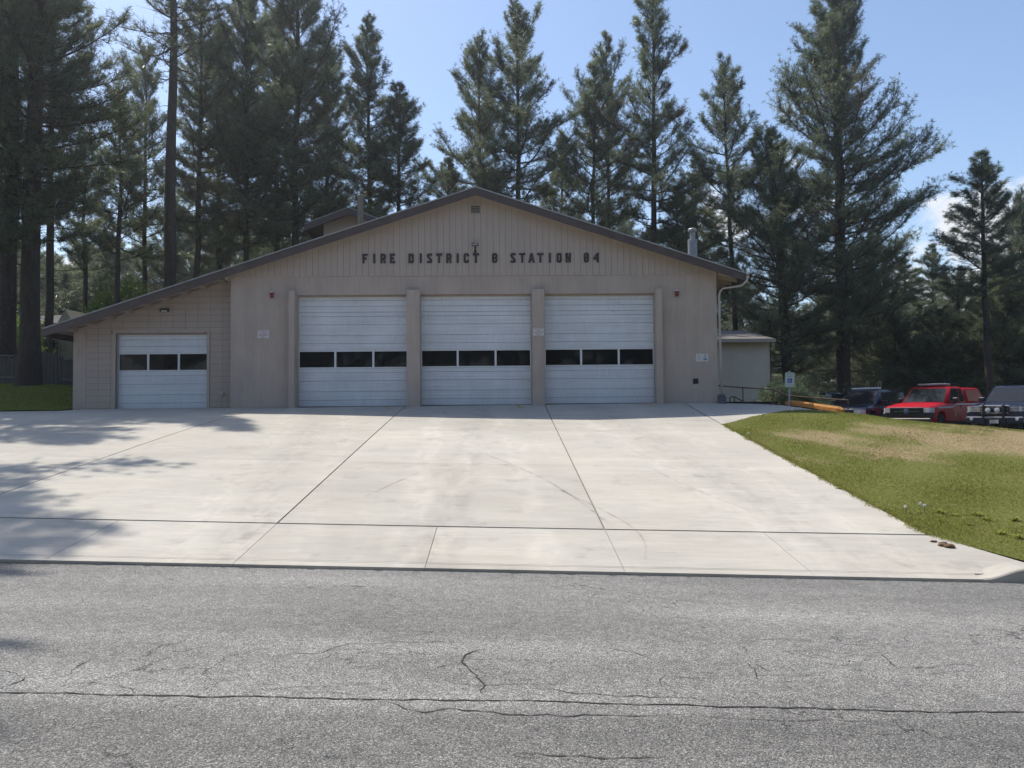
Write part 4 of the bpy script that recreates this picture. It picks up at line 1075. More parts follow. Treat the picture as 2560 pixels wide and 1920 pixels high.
# ------------------------------------------------------------------ things right of the station
def parking_sign():
    p = at(1973, 1006, 25.2)
    zb = T1(p[0], 25.2) - .1
    top = at(1973.5, 949.5, 25.2)
    root = empty('parking_sign', (p[0], 25.2, zb)); root.rotation_euler = (0, rad(2.0), 0)
    tag(root, 'white accessible parking sign with blue wheelchair square on a grey post', 'sign')
    hz = top[2]-zb; w, h = .318, .482
    MB().box(-.028, .028, .004, .045, 0, hz+h/2+.05).build('post', M_GALV, root)
    MB().prism_y([(x, z+hz) for x, z in rect_poly(w, h, .04)], -.004, .003).build('sign_plate', mat('reflective_white', (.52, .58, .55), .45), root)
    fr = rect_poly(w-.03, h-.03, .03); fi = rect_poly(w-.042, h-.042, .025); n = len(fr)
    MB().add([(x, -.0065, z+hz) for x, z in fr+fi], [(i, (i+1) % n, n+(i+1) % n, n+i) for i in range(n)]).build('border', M_SIGNGREEN, root)
    sign_text(root, 'RESERVED', .052, 0, hz+.175, M_SIGNGREEN, sx=.95); sign_text(root, 'PARKING', .052, 0, hz+.105, M_SIGNGREEN, sx=.95)
    MB().add([(x, -.0065, z+hz-.03) for x, z in rect_poly(.155, .155, .008)], [tuple(range(20))]).build('blue_square', M_SIGNBLUE, root)
    # wheelchair symbol
    mb = MB(); c = (0, hz-.03)
    mb.add([(c[0]-.015+.011*math.cos(a*math.pi/6), -.009, c[1]+.055+.011*math.sin(a*math.pi/6)) for a in range(12)], [tuple(range(12))])
    def stroke(pts, wd):
        for (x0, z0), (x1, z1) in zip(pts[:-1], pts[1:]):
            d = math.hypot(x1-x0, z1-z0); nx, nz = -(z1-z0)/d*wd/2, (x1-x0)/d*wd/2
            mb.add([(c[0]+x0+nx,-.009,c[1]+z0+nz),(c[0]+x0-nx,-.009,c[1]+z0-nz),(c[0]+x1-nx,-.009,c[1]+z1-nz),(c[0]+x1+nx,-.009,c[1]+z1+nz)], [(0,1,2,3)])
    stroke([(-.013,.040),(-.008,-.003)], .012); stroke([(-.001,-.008),(.024,-.008)], .011); stroke([(.027,-.006),(.042,-.045)], .011); stroke([(-.004,.019),(.018,.019)], .008)
    stroke([(-.012+.034*math.cos(rad(a)), -.024+.034*math.sin(rad(a))) for a in range(110, 381, 18)], .009)
    mb.build('wheelchair_symbol', M_WHITE, root)
    sign_text(root, 'PERMIT REQUIRED', .026, 0, hz-.165, M_INK, sx=.95)
parking_sign()

def wheel_stop():
    a = at(1967, 1013, 25.55); b = at(2106, 1023, 24.15)
    a[2] = T1(a[0], a[1]); b[2] = T1(b[0], b[1])
    d = Vector(b)-Vector(a); L_ = d.length; dn = d.normalized()
    root = empty('wheel_stop', tuple(a))
    root.rotation_euler = (0, -math.asin(dn.z), math.atan2(dn.y, dn.x))
    tag(root, 'orange painted timber wheel stop at the edge of the lawn', 'wheel stop')
    mb = MB(); prof = [(-.10,.04),(.10,.04),(.10,.14),(.06,.20),(-.06,.20),(-.10,.14)]
    xs = [-.02, .12, L_-.12, L_+.02]; vs = []; rng = random.Random(1)
    for i, x in enumerate(xs):
        k = .72 if i in (0, 3) else 1
        vs += [(x, y*k, .04+(z-.04)*k) for y, z in prof]
    n = 6; fs = [(i*n+k, i*n+(k+1) % n, (i+1)*n+(k+1) % n, (i+1)*n+k) for i in range(3) for k in range(n)]+[tuple(range(n)), tuple(3*n+k for k in range(n))]
    mb.add(vs, fs); mb.build('timber', M_TIMBER, root, fix=True)
    for x in (.18, L_-.62): MB().box(x, x+.16, -.09, .09, -.06, .039).build('foot', mat('dark_damp_wood', (.05, .04, .03), .9), root)
    MB().box(L_-.75, L_-.1, -.17, -.105, -.03, .012).build('board_strip', mat('bleached_wood', (.52, .47, .38), .8, noise=[(20, .15, ONE)]), root)
wheel_stop()

def handrail():
    Y = 29.5
    pts = [at(x, y, Y+dy) for x, y, dy in ((1790,964,-1),(1857,969,0),(1932,973.5,0),(1968,989,-.3),(2040,995,-.8),(2120,1000.5,-1.4))]
    root = empty('handrail', (pts[1][0], Y, T1(pts[1][0], Y))); tag(root, 'brown pipe handrail along the ramp behind the station', 'railing')
    inv = Matrix.Translation(root.location).inverted()
    def add(mb, name):
        o = mb.build(name, M_RAIL, root); o.matrix_parent_inverse = inv
    add(MB().tube(pts, .026, 8), 'rail')
    for p in (pts[1], pts[2], pts[3], lerp(pts[4], pts[3], .95), pts[5]):
        add(MB().tube([(p[0], p[1], min(T1(p[0], p[1]), p[2]-.6)-.1), tuple(p)], .022, 8), 'post')
    q = [at(x, y, Y+1) for x, y in ((1825,1005),(1825,995),(1828,992),(1836,992),(1856,1003))]
    r2 = empty('handrail', tuple(q[0])); tag(r2, 'short low bent pipe rail beside the cream building', 'railing')
    o = MB().tube(q, .022, 8).tube([(q[3][0], q[3][1], q[3][2]-.6), tuple(q[3])], .02, 8).build('rail', M_RAIL, r2); o.matrix_parent_inverse = Matrix.Translation(r2.location).inverted()
    # dark retaining kerb under the rail
    a, b = at(1800, 1008, Y+.3), at(1930, 1008, Y+.3)
    o = MB().box(a[0]-.6, b[0]+.2, Y+.2, Y+.45, 1.0, a[2]+.05).build('ramp_edge', mat('dark_stained_timber', (.045, .03, .025), .9), r2); o.matrix_parent_inverse = Matrix.Translation(r2.location).inverted()
handrail()

def cream_building():
    Y = 37.0
    rb = at(1927, 1006, Y); rt = at(1927, 851, Y); lx = 6.2
    zb, zt = min(rb[2], T1(rb[0], Y))-.4, rt[2]
    root = empty('cream_building', (9, Y+4, 1.5)); tag(root, 'cream building with lap siding and shallow roof behind the station', 'building')
    inv = Matrix.Translation(root.location).inverted()
    def add(mb, name, m, **k):
        o = mb.build(name, m, root, **k); o.matrix_parent_inverse = inv; return o
    x1 = rb[0]
    add(MB().box(lx, x1, Y+.03, Y+9, zb, zt), 'wall', M_LAP)
    mb = MB(); z = zb; lap = .105
    while z < zt-.02:
        mb.add([(lx,Y-.002,z),(x1,Y-.002,z),(x1,Y+.024,min(z+lap,zt)),(lx,Y+.024,min(z+lap,zt)),(lx,Y+.028,z),(x1,Y+.028,z)], [(0,1,2,3),(0,4,5,1)]); z += lap
    o = add(mb, 'lap_siding', M_LAP); o['kind'] = 'stuff'
    add(MB().box(x1-.001, x1+.05, Y-.02, Y+.06, zb, zt), 'corner_trim', mat('red_brown_trim', (.12, .05, .04), .7))
    pk = .95; x2 = x1+.12; yr = Y+4.5
    add(MB().add([(lx-.3,Y-.45,zt+.04),(x2,Y-.45,zt+.04),(x2,yr,zt+pk),(lx-.3,yr,zt+pk),(lx-.3,Y-.45,zt-.04),(x2,Y-.45,zt-.04),(x2,yr,zt+pk-.1),(lx-.3,yr,zt+pk-.1)],
                 [(0,1,2,3),(7,6,5,4),(0,4,5,1),(1,5,6,2),(2,6,7,3),(3,7,4,0)]), 'roof', mat('brown_shingle', (.17, .15, .135), .9, noise=[(6, .2, ONE)]), fix=True)
    add(MB().box(lx-.3, x2, Y-.50, Y-.452, zt-.12, zt+.05), 'fascia', mat('cream_trim', (.33, .29, .24), .7))
cream_building()

# ------------------------------------------------------------------ left background: fence and houses
def fence():
    Y = 32.5
    root = empty('board_fence', (-20, Y, T1(-20, Y))); tag(root, 'weathered wooden board fence behind the left lawn', 'fence')
    inv = Matrix.Translation(root.location).inverted(); rng = random.Random(4)
    x = -27.0
    while x < -14.2:
        zb = T1(x, Y)-.05; wd = .145; h = 1.15+rng.uniform(-.03, .03) + (.28 if -20.3 < x < -18.6 else 0)
        o = MB().box(x, x+wd, Y+rng.uniform(-.008, .008), Y+.03, zb, zb+h).build('fence_board', M_FENCE, root); o.matrix_parent_inverse = inv
        x += wd+.008
    for xx in (-26.5, -24.1, -21.7, -20.35, -18.5, -16.2):
        zb = T1(xx, Y)-.1; o = MB().box(xx-.06, xx+.06, Y+.035, Y+.15, zb, zb+1.35).build('fence_post', M_FENCE, root); o.matrix_parent_inverse = inv
    for a, b in ((-27, -20.4), (-18.4, -14.2)):
        for dz in (.25, 1.15):
            o = MB().add([(a,Y-.05,T1(a,Y)+dz),(b,Y-.05,T1(b,Y)+dz),(b,Y-.012,T1(b,Y)+dz),(a,Y-.012,T1(a,Y)+dz),(a,Y-.05,T1(a,Y)+dz+.06),(b,Y-.05,T1(b,Y)+dz+.06),(b,Y-.012,T1(b,Y)+dz+.06),(a,Y-.012,T1(a,Y)+dz+.06)],
                         [(3,2,1,0),(4,5,6,7),(0,1,5,4),(1,2,6,5),(2,3,7,6),(3,0,4,7)]).build('fence_rail', mat('fence_rail_grey', (.17, .165, .155), .85), root); o.matrix_parent_inverse = inv
fence()
def green_house():
    Y = 40.0
    root = empty('green_house', (-24, Y+4, 3)); tag(root, 'grey-green house with a white framed window behind the fence', 'house')
    inv = Matrix.Translation(root.location).inverted()
    def add(mb, name, m, par=None, **k):
        o = mb.build(name, m, root if par is None else par, **k)
        if par is None: o.matrix_parent_inverse = inv
        return o
    l, r = at(95, 900, Y)[0], at(150, 900, Y)[0]
    zt = at(130, 822, Y)[2]; zb = T1(-23, Y)-.4
    add(MB().box(l-4, r, Y, Y+8, zb, zt), 'wall', M_HOUSEGREEN)
    l2, r2 = r, at(300, 900, Y)[0]
    add(MB().box(l2+.01, r2, Y-.25, Y+7.5, zb, zt+.2), 'wall', M_HOUSEBEIGE)
    w0, w1 = at(128, 874, Y), at(142, 847, Y)
    f = add(MB().box(w0[0],w1[0],Y-.05,Y-.001,w1[2]-.05,w1[2]).box(w0[0],w1[0],Y-.05,Y-.001,w0[2],w0[2]+.05).box(w0[0],w0[0]+.05,Y-.05,Y-.001,w0[2]+.051,w1[2]-.051).box(w1[0]-.05,w1[0],Y-.05,Y-.001,w0[2]+.051,w1[2]-.051), 'window', M_PAINTWHITE)
    add(MB().box(w0[0]+.05,w1[0]-.05,Y-.03,Y-.01,w0[2]+.05,w1[2]-.05), 'pane', M_CARGLASS, f)
    zr = at(180, 800, Y+3)[2]
    zr = at(180, 790, Y+4)[2]
    add(MB().add([(l-5,Y-.5,zt),(r2+.5,Y-.5,zt+.2),(r2+.5,Y+4,zr),(l-5,Y+4,zr-.1),(l-5,Y-.5,zt+.12),(r2+.5,Y-.5,zt+.32),(r2+.5,Y+4,zr+.12),(l-5,Y+4,zr+.02)],
                 [(3,2,1,0),(4,5,6,7),(0,1,5,4),(1,2,6,5),(2,3,7,6),(3,0,4,7)]), 'roof', mat('dark_shingle', (.05, .048, .046), .9, noise=[(5, .2, ONE)]), fix=True)
    a = [at(144, 806, Y-.6), at(182, 806, Y-.6), at(163, 772, Y-.6)]
    add(MB().prism_y([(p[0], p[2]) for p in a], Y-.6, Y+3), 'roof_gable', M_HOUSEBEIGE, fix=True)
green_house()
def pale_house():
    Y = 52.0
    root = empty('pale_house', (-31, Y+3, 3)); tag(root, 'pale stucco house glimpsed between the trunks at the far left', 'house')
    inv = Matrix.Translation(root.location).inverted()
    def add(mb, name, m, **k):
        o = mb.build(name, m, root, **k); o.matrix_parent_inverse = inv; return o
    l, r, zt, zb = at(-60, 850, Y)[0], at(76, 850, Y)[0], at(40, 808, Y)[2], 2.2
    add(MB().box(l, r, Y, Y+7, zb, zt), 'wall', M_HOUSEPINK)
    add(MB().prism_y([(l-.5, zt), (r+.5, zt), ((l+r)/2, zt+1.6)], Y-.4, Y+7.4), 'roof', M_ROOF)
    add(MB().box(r-2.2, r-1.2, Y-.04, Y-.001, zb+1.2, zb+2.3), 'window', M_CARGLASS)
pale_house()

# ------------------------------------------------------------------ vehicles
def vehicle(name, label, loc, heading, P, paint, cat):
    """local +x is the front. P: dimensions"""
    root = empty(name, loc, heading); root.scale = (1.04, 1.04, 1.05); tag(root, label, cat, 'vehicles parked beyond the lawn')
    L_, W, H = P['L'], P['W'], P['H']
    hw = W/2; xf, xr = L_/2, -L_/2
    R = P['R']; xw = (xf-P['ov'], xr+P['rov']); Ra = R+.09
    belt, hood, bot = P['belt'], P['hood'], P['bot']
    cowl = P['cowl']                         # x of the windscreen foot
    def zlow(x):
        z = bot
        for c in xw:
            d = abs(x-c)
            if d < Ra: z = max(z, R + math.sqrt(Ra*Ra-d*d))
        return z
    def ztopb(x):
        if x > cowl: 
            t = (xf-x)/(xf-cowl); return lerp(hood, belt+.02, smooth01(t*1.0)) - .10*max(0, 1-t*7)**2
        return belt + (P.get('bedup', 0) if x < P['cabr'] else 0)
    xs = set(np.linspace(xr, xf, 40).tolist()+[xf-.03, xf-.10, xr+.05])
    for c in xw: xs |= set(np.linspace(c-Ra, c+Ra, 15).tolist())
    xs = sorted(x for x in xs if xr <= x <= xf)
    vs, fs = [], []; n = 12
    for x in xs:
        e = max(0, 1-(xf-x)/.35); e2 = max(0, 1-(x-xr)/.25)
        w = hw*(1-.10*e**2-.05*e2**2); zl, zt = zlow(x), ztopb(x)
        mid = max(zl+.03, lerp(bot, zt, .55)); sh = max(mid+.02, zt-.10)
        half = [(0,zl),(w*.90,zl),(w*.985,zl+.04),(w,mid),(w*.985,sh),(w*.90,zt-.012),(0,zt+ (.025 if x > cowl else 0))]
        ring = half + [(-y, z) for y, z in reversed(half[1:-1])]
        vs += [(x, y, z) for y, z in ring]
    m_ = len(ring := half)*2-2
    for i in range(len(xs)-1):
        for k in range(m_): fs.append((i*m_+k, i*m_+(k+1) % m_, (i+1)*m_+(k+1) % m_, (i+1)*m_+k))
    fs += [tuple(range(m_)), tuple((len(xs)-1)*m_+k for k in range(m_))]
    body = MB().add(vs, fs).build('body', paint, root, fix=True)
    for p_ in body.data.polygons: p_.use_smooth = abs(p_.normal.x) < .9
    body.data.set_sharp_from_angle(angle=rad(38))
    # cabin
    c0, c1, t0, t1 = cowl, P['cabr'], P['roof0'], P['roof1']
    wb, wt = hw*.94, hw*.80
    top = H
    def cab(n1, x0, x1, tx0, tx1, wbot, wtop, zb, zt, m, par, bev=.07):
        mb = MB().add([(x0,-wbot,zb),(x0,wbot,zb),(x1,wbot,zb),(x1,-wbot,zb),(tx0,-wtop,zt),(tx0,wtop,zt),(tx1,wtop,zt),(tx1,-wtop,zt)],
                      [(3,2,1,0),(4,5,6,7),(0,1,5,4),(1,2,6,5),(2,3,7,6),(3,0,4,7)])
        return mb.build(n1, m, par, True, bevel=bev, fix=True)
    cabin = cab('cabin', c0, c1, t0, t1, wb, wt, belt-.03, top, paint, root)
    def face_pane(nm, A, B, C, D, u0, u1, v0, v1, off, m, par):
        """a pane inside the quad A(bottom-left) B(bottom-right) C(top-right) D(top-left)"""
        A, B, C, D = map(Vector, (A, B, C, D))
        q = lambda u, v: (A*(1-u)+B*u)*(1-v) + (D*(1-u)+C*u)*v
        pts = [q(u0[0], v0), q(u1[0], v0), q(u1[1], v1), q(u0[1], v1)]
        nr = (pts[1]-pts[0]).cross(pts[3]-pts[0]).normalized()
        return MB().add([p+nr*off for p in pts]+[p-nr*.01 for p in pts], [(0,1,2,3),(7,6,5,4),(0,4,5,1),(1,5,6,2),(2,6,7,3),(3,7,4,0)]).build(nm, m, par, fix=True)
    zb = belt-.03
    face_pane('windscreen', (c0,-wb,zb),(c0,wb,zb),(t0,wt,top),(t0,-wt,top), (.05,.07), (.95,.93), .10, .90, .006, M_CARGLASS, root)
    for s in (1, -1):
        Q = [(c0, s*wb, zb), (c1, s*wb, zb), (t1, s*wt, top), (t0, s*wt, top)]
        if s > 0: Q = [Q[1], Q[0], Q[3], Q[2]]
        for a, b in P['sidewin']:
            a = a if isinstance(a, tuple) else (a, a); b = b if isinstance(b, tuple) else (b, b)
            ua, ub = (((1-b[0], 1-b[1]), (1-a[0], 1-a[1])) if s > 0 else (a, b))
            face_pane('side_window', *Q, ua, ub, .14, .86, .006, M_CARGLASS, root)
    # wheels
    for c in xw:
        for s in (-1, 1):
            w_ = MB().lathe([(R*.62, -.11), (R*.93, -.115), (R, -.08), (R, .08), (R*.93, .115), (R*.62, .11)], (c, s*(hw-.13), R), 'y', 28).build('wheel', M_TYRE, root, fix=True)
            MB().lathe([(R*.61, s*.06), (R*.58, s*.10), (R*.2, s*.075), (.03, s*.09)], (c, s*(hw-.13), R), 'y', 20).build('rim', M_RIM, w_, fix=True)
    # front: grille, lamps, bumper
    gz0, gz1 = P['grille']; gw = P['gw']
    fx = xf-.005
    MB().box(fx-.10, fx+.025, -gw, gw, gz0, gz1).build('grille', M_BLACK, root, bevel=.015)
    for k in range(P.get('gbars', 3)):
        z = lerp(gz0, gz1, (k+.7)/(P.get('gbars', 3)+.4))
        MB().box(fx+.020, fx+.038, -gw*.92, gw*.92, z-.014, z+.014).build('grille_bar', P.get('gbarmat', M_BLACK), root)
    for s in (-1, 1):
        MB().add([]+[(x_, s*y_, z_) for z_ in (gz1-.22, gz1-.02) for x_, y_ in ((fx+.022, gw+.01), (fx+.022, hw*.89), (fx-.07, hw*.965), (fx-.26, hw+.006), (fx-.26, hw*.85), (fx-.12, gw+.01))],
                 [(0,1,2,3,4,5),(11,10,9,8,7,6)]+[(i, 6+i, 6+(i+1) % 6, (i+1) % 6) for i in range(6)]).build('headlight', M_HEADLAMP, root, fix=True)
        mz = belt+.13                          # mirrors
        MB().box(c0-.62, c0-.48, s*(hw+.02) if s > 0 else s*(hw+.24), s*(hw+.24) if s > 0 else s*(hw+.02), mz-.10, mz+.10).build('mirror', P.get('mirmat', M_BLACK), root, bevel=.03)
        MB().tube([(c0-.5, s*(hw*.93), mz-.06), (c0-.53, s*(hw+.05), mz-.05)], .02, 6).build('mirror_arm', M_BLACK, root)
        for hx in P['handles']: MB().box(hx-.09, hx+.09, s*(hw+.006)-.012, s*(hw+.006)+.012, belt-.16, belt-.12).build('door_handle', P.get('hmat', M_BLACK), root)
        for dx in P['seams']: MB().box(dx-.006, dx+.006, s*(hw*.992)-.004, s*(hw*.992)+.004, bot+.06, belt-.10).build('door_seam', M_DARK, root)
    MB().box(fx-.12, fx+.09, -hw*.97, hw*.97, gz0-.26, gz0-.02).build('bumper', P['bumper'], root, bevel=.03)
    MB().box(fx-.30, fx+.012, -hw*.985, hw*.985, gz0-.019, gz1-.226).build('valance', P['bumper'], root, bevel=.02)
    MB().box(xr-.10, xr+.05, -hw*.95, hw*.95, bot+.1, bot+.32).build('rear_bumper', P['bumper'], root, bevel=.03)
    return root, body, (fx, hw, gw, gz0, gz1, belt, bot, cab, face_pane, wb, wt, top)

HEAD = math.atan2(-.62, -.785)
def spot(px, py_ground, Y):
    p = at(px, py_ground, Y); return p
LAT = Vector((-math.sin(HEAD), math.cos(HEAD), 0)); FRT = Vector((math.cos(HEAD), math.sin(HEAD), 0))
def place(front_px, Y, L_):
    """centre position of a vehicle whose front centre is seen at front_px"""
    c = at(front_px, 1050, Y); c = Vector((c[0], c[1], 0)) - FRT*(L_/2)
    z = min(T1(c.x+dx, c.y+dy) for dx in (-1, 0, 1) for dy in (-1, 0, 1))
    return (c.x, c.y, T1(c.x, c.y))
PK = dict(L=5.9, W=2.03, H=1.93, R=.39, ov=.95, rov=1.25, belt=1.22, hood=1.10, bot=.42, cowl=1.45, cabr=-.75, roof0=.55, roof1=-.62, grille=(.62, 1.05), gw=.68,
          sidewin=[((.20,.08),(.64,.60)), (.68,(.93,.92))], handles=(-.05,), seams=(1.32,.02,-.7), bumper=M_BLACK, gbars=3)
def red_pickup():
    root, body, q = vehicle('pickup_truck', 'red fire department pickup with grey stripe, light bar and matching bed cap', place(2270, 33.5, 5.9), HEAD, PK, M_CARRED, 'pickup truck')
    fx, hw, gw, gz0, gz1, belt, bot, cab, pane, wb, wt, top = q
    cp = cab('bed_cap', -.80, -2.90, -.84, -2.55, hw*.96, hw*.80, belt-.02, top-.03, M_CARRED, root)
    for s in (1, -1):
        Q = [(-.80, s*hw*.96, belt-.02), (-2.90, s*hw*.96, belt-.02), (-2.55, s*hw*.80, top-.03), (-.84, s*hw*.80, top-.03)]
        if s > 0: Q = [Q[1], Q[0], Q[3], Q[2]]
        ua, ub = ((.12, .94) if s > 0 else (.06, .88))
        pane('cap_window', *Q, (ua, ua), (ub, ub), .16, .84, .008, M_ORANGEGLASS, root)
        y = s*(hw+.002); yy = sorted((y-.006, y+.004))
        MB().add([(2.3,y,belt-.22),(1.35,y,belt-.21),(.9,y,belt-.20),(.55,y,belt-.08),(-2.85,y,belt-.06),(-2.85,y,belt-.0),(.5,y,belt-.015),(.85,y,belt-.135),(1.35,y,belt-.145),(2.3,y,belt-.165)],
                 [(0,1,8,9),(1,2,7,8),(2,3,6,7),(3,4,5,6)]).build('stripe', M_STRIPE, root)
        e = MB(); c = (.62, belt-.46)
        e.add([(c[0]+.11*math.cos(a*math.pi/8)*(1.25 if a % 4 == 2 else 1), s*(hw+.004), c[1]+.14*math.sin(a*math.pi/8)*(1.2 if a % 4 == 2 else 1)) for a in range(16)], [tuple(range(16))])
        e.build('door_emblem', M_GOLD, root)
    MB().box(.02, .42, -.62, .62, top+.05, top+.15).build('light_bar', mat('light_bar_grey', (.20, .21, .23), .3), root, bevel=.03)
    MB().box(.14, .26, -.5, .5, top-.01, top+.05).build('light_bar_mount', M_BLACK, root)
    MB().box(fx+.036, fx+.052, -.52, .52, .86, .90).build('chrome_bar', M_CHROME, root)
    MB().lathe([(.02,.0),(.115,.0),(.10,.022),(.02,.028)], (fx+.036,0,.88), 'x', 20).build('badge', mat('blue_grey_badge', (.10,.13,.2), .3), root, fix=True)
    MB().box(fx+.03, fx+.045, -gw, gw, gz1-.03, gz1+.0).build('grille_rim', M_STRIPE, root)
    return root
red_pickup()
def blue_pickup():
    p = dict(PK, L=5.8, W=2.0, H=1.90, hood=1.14, belt=1.22, grille=(.72, 1.10), gw=.50, gbars=2, gbarmat=M_CHROME, bumper=M_CARBLUE, mirmat=M_CARBLUE)
    root, body, q = vehicle('pickup_truck', 'dark blue pickup with chrome grille and black grille guard, cut off by the photo edge', place(2490, 30.3, 5.8), HEAD, p, M_CARBLUE, 'pickup truck')
    fx, hw, gw, gz0, gz1, belt, bot, cab, pane, wb, wt, top = q
    MB().box(fx+.02, fx+.05, -gw, gw, gz1-.05, gz1+.02).build('chrome_rim', M_CHROME, root, bevel=.008)
    g = MB()
    for s in (-1, 1): g.tube([(fx+.13, s*.34, .42), (fx+.17, s*.34, .7), (fx+.15, s*.34, 1.12), (fx+.08, s*.34, 1.16)], .045, 8)
    for z in (.62, .80): g.tube([(fx+.17, -.335, z), (fx+.17, .335, z)], .025, 8)
    g.build('grille_guard', M_BLACK, root)
    for s in (-1, 1):
        MB().lathe([(.02, 0), (.09, 0), (.09, .05), (.02, .06)], (fx+.20, s*.16, .94), 'x', 16).build('driving_lamp', M_HEADLAMP, root, fix=True)
        MB().lathe([(.02, 0), (.06, 0), (.06, .03), (.02, .035)], (fx+.085, s*.78, .60), 'x', 14).build('fog_lamp', M_HEADLAMP, root, fix=True)
        g2 = MB()
        for k in range(4): g2.tube([(fx+.12, s*.37, .88+k*.06), (fx-.02, s*.98, .88+k*.06)], .012, 6)
        g2.build('lamp_guard', M_BLACK, root)
    MB().box(fx+.07, fx+.10, -.96, .96, gz0-.07, gz0-.03).build('chrome_strip', M_STRIPE, root)
    MB().box(fx+.10, fx+.108, -.15, .15, .44, .58).build('licence_plate', M_WHITE, root)
    cab('cabin_cap', -.80, -2.85, -.84, -2.8, hw*.9, hw*.85, belt-.3, belt-.02, M_CARBLUE, root)
blue_pickup()
SV = dict(L=4.9, W=1.92, H=1.80, R=.37, ov=.90, rov=1.0, belt=1.10, hood=1.0, bot=.40, cowl=1.15, cabr=-2.30, roof0=.45, roof1=-2.05, grille=(.62, .92), gw=.55,
          sidewin=[((.19,.10),(.42,.40)), ((.45,.43),(.66,.66)), ((.70,.70),(.93,.93))], handles=(.1,-.9), seams=(1.0,-.05,-1.1), bumper=M_CARNAVY, gbars=2)
def suvs():
    root, body, q = vehicle('suv', 'navy sport utility car with white roof bar parked beside the red pickup', place(2108, 36.2, 4.9), HEAD, SV, M_CARNAVY, 'suv')
    top = q[-1]
    MB().box(.0, .28, -.66, .66, top+.03, top+.12).build('roof_bar', M_PAINTWHITE, root, bevel=.03)
    for s in (-1, 1):
        MB().tube([(.2, s*.62, top+.02), (-1.9, s*.62, top+.02)], .022, 6).build('roof_rail', M_BLACK, root)
        MB().tube([(-.6,s*.3-.06,top),(-.6,s*.3-.06,top+.36),(-.6,s*.3-.03,top+.42),(-.6,s*.3+.03,top+.42),(-.6,s*.3+.06,top+.36),(-.6,s*.3+.06,top)], .014, 6).build('rack_hoop', mat('pale_hoop', (.42,.38,.30), .5), root)
    p = dict(SV, H=1.66, L=4.7, gbarmat=M_CHROME, bumper=M_CARBLACK, hood=.96, belt=1.04)
    root, body, q = vehicle('suv', 'black crossover half hidden behind the orange wheel stop', place(1990, 38.9, 4.7), HEAD, p, M_CARBLACK, 'suv')
    fx, hw = q[0], q[1]
    MB().box(fx+.02, fx+.06, -.6, .6, .86, .93).build('chrome_trim', M_CHROME, root, bevel=.01)
suvs()

# utility wires behind the trees on the right
def wires():
    for i, (a, b, sag) in enumerate((((2620, 748), (1960, 884), .5), ((2620, 764), (1960, 905), .6), ((2620, 800), (1960, 940), .5))):
        A, B = Vector(at(*a, 58)), Vector(at(*b, 70))
        A = A + (A-B)*.6; B = B + (B-A)*.3
        pts = [A.lerp(B, t)-Vector((0, 0, sag*4*t*(1-t))) for t in np.linspace(0, 1, 16)]
        o = MB().tube(pts, .022, 5).build('utility_wire', M_WIRE)
        tag(o, ('uppermost', 'middle', 'lowest')[i]+' utility wire strung among the pines on the right', 'wire', 'utility wires')
wires()
# ------------------------------------------------------------------ trees
def tuft_templates(seed, k=10, n=15):
    rng = np.random.default_rng(seed); out = []
    for _ in range(k):
        V = []
        for i in range(n):
            a = rng.uniform(0, 2*math.pi); c = rng.uniform(.05, 1.0)
            th = math.acos(1-c*(1-math.cos(rad(100))))
            d = np.array([math.sin(th)*math.cos(a), math.sin(th)*math.sin(a), math.cos(th)])
            s = np.cross(d, rng.normal(size=3)); s /= np.linalg.norm(s)
            L_ = rng.uniform(.15, .27); b = np.array([0, 0, rng.uniform(-.10, .08)])
            w = rng.uniform(.007, .012)
            V += [b-s*w, b+s*w, b+d*L_]
        out.append(np.array(V))
    return np.array(out)
TUFTS = tuft_templates(1)
def frames(d, rng):
    d = d/np.linalg.norm(d, axis=1)[:, None]
    r = rng.normal(size=d.shape); a = np.cross(d, r); a /= np.linalg.norm(a, axis=1)[:, None]+1e-9
    return np.stack([a, np.cross(d, a), d], 2)           # columns
def crown_mesh(name, P, D, S, tint, rng, templates=None):
    tp = TUFTS if templates is None else templates
    n = len(P); m = tp.shape[1]
    R = frames(D, rng); idx = rng.integers(0, len(tp), n)
    V = np.einsum('nij,nkj->nki', R, tp[idx])*S[:, None, None] + P[:, None, :]
    me = np_mesh(name, V.reshape(-1, 3), np.arange(n*m), 3)
    c = np.ones((n*m, 4), np.float32); c[:, :2] = np.repeat(tint, m, 0)
    a = me.attributes.new('tint', 'FLOAT_COLOR', 'POINT'); a.data.foreach_set('color', c.ravel())
    me.materials.append(M_NEEDLE)
    return me
def tubes_mesh(name, PTS, RAD, sides, m):
    """PTS n x k x 3, RAD n x k"""
    n, k, _ = PTS.shape
    d = np.gradient(PTS, axis=1); d /= np.linalg.norm(d, axis=2)[..., None]+1e-9
    ref = np.tile(np.array([.31, .17, .93]), (n, k, 1)); a = np.cross(d, ref); a /= np.linalg.norm(a, axis=2)[..., None]+1e-9
    b = np.cross(d, a); an = 2*math.pi*np.arange(sides)/sides
    V = PTS[:, :, None, :] + RAD[:, :, None, None]*(a[:, :, None, :]*np.cos(an)[None, None, :, None] + b[:, :, None, :]*np.sin(an)[None, None, :, None])
    i = np.arange(n)[:, None, None]*k*sides; j = np.arange(k-1)[None, :, None]*sides; s = np.arange(sides)[None, None, :]; s2 = (s+1) % sides
    f = np.stack([i+j+s, i+j+s2, i+j+sides+s2, i+j+sides+s], -1).reshape(-1)
    me = np_mesh(name, V.reshape(-1, 3), f, 4); me.materials.append(m)
    return me
UP = np.array([0, 0, 1.0])
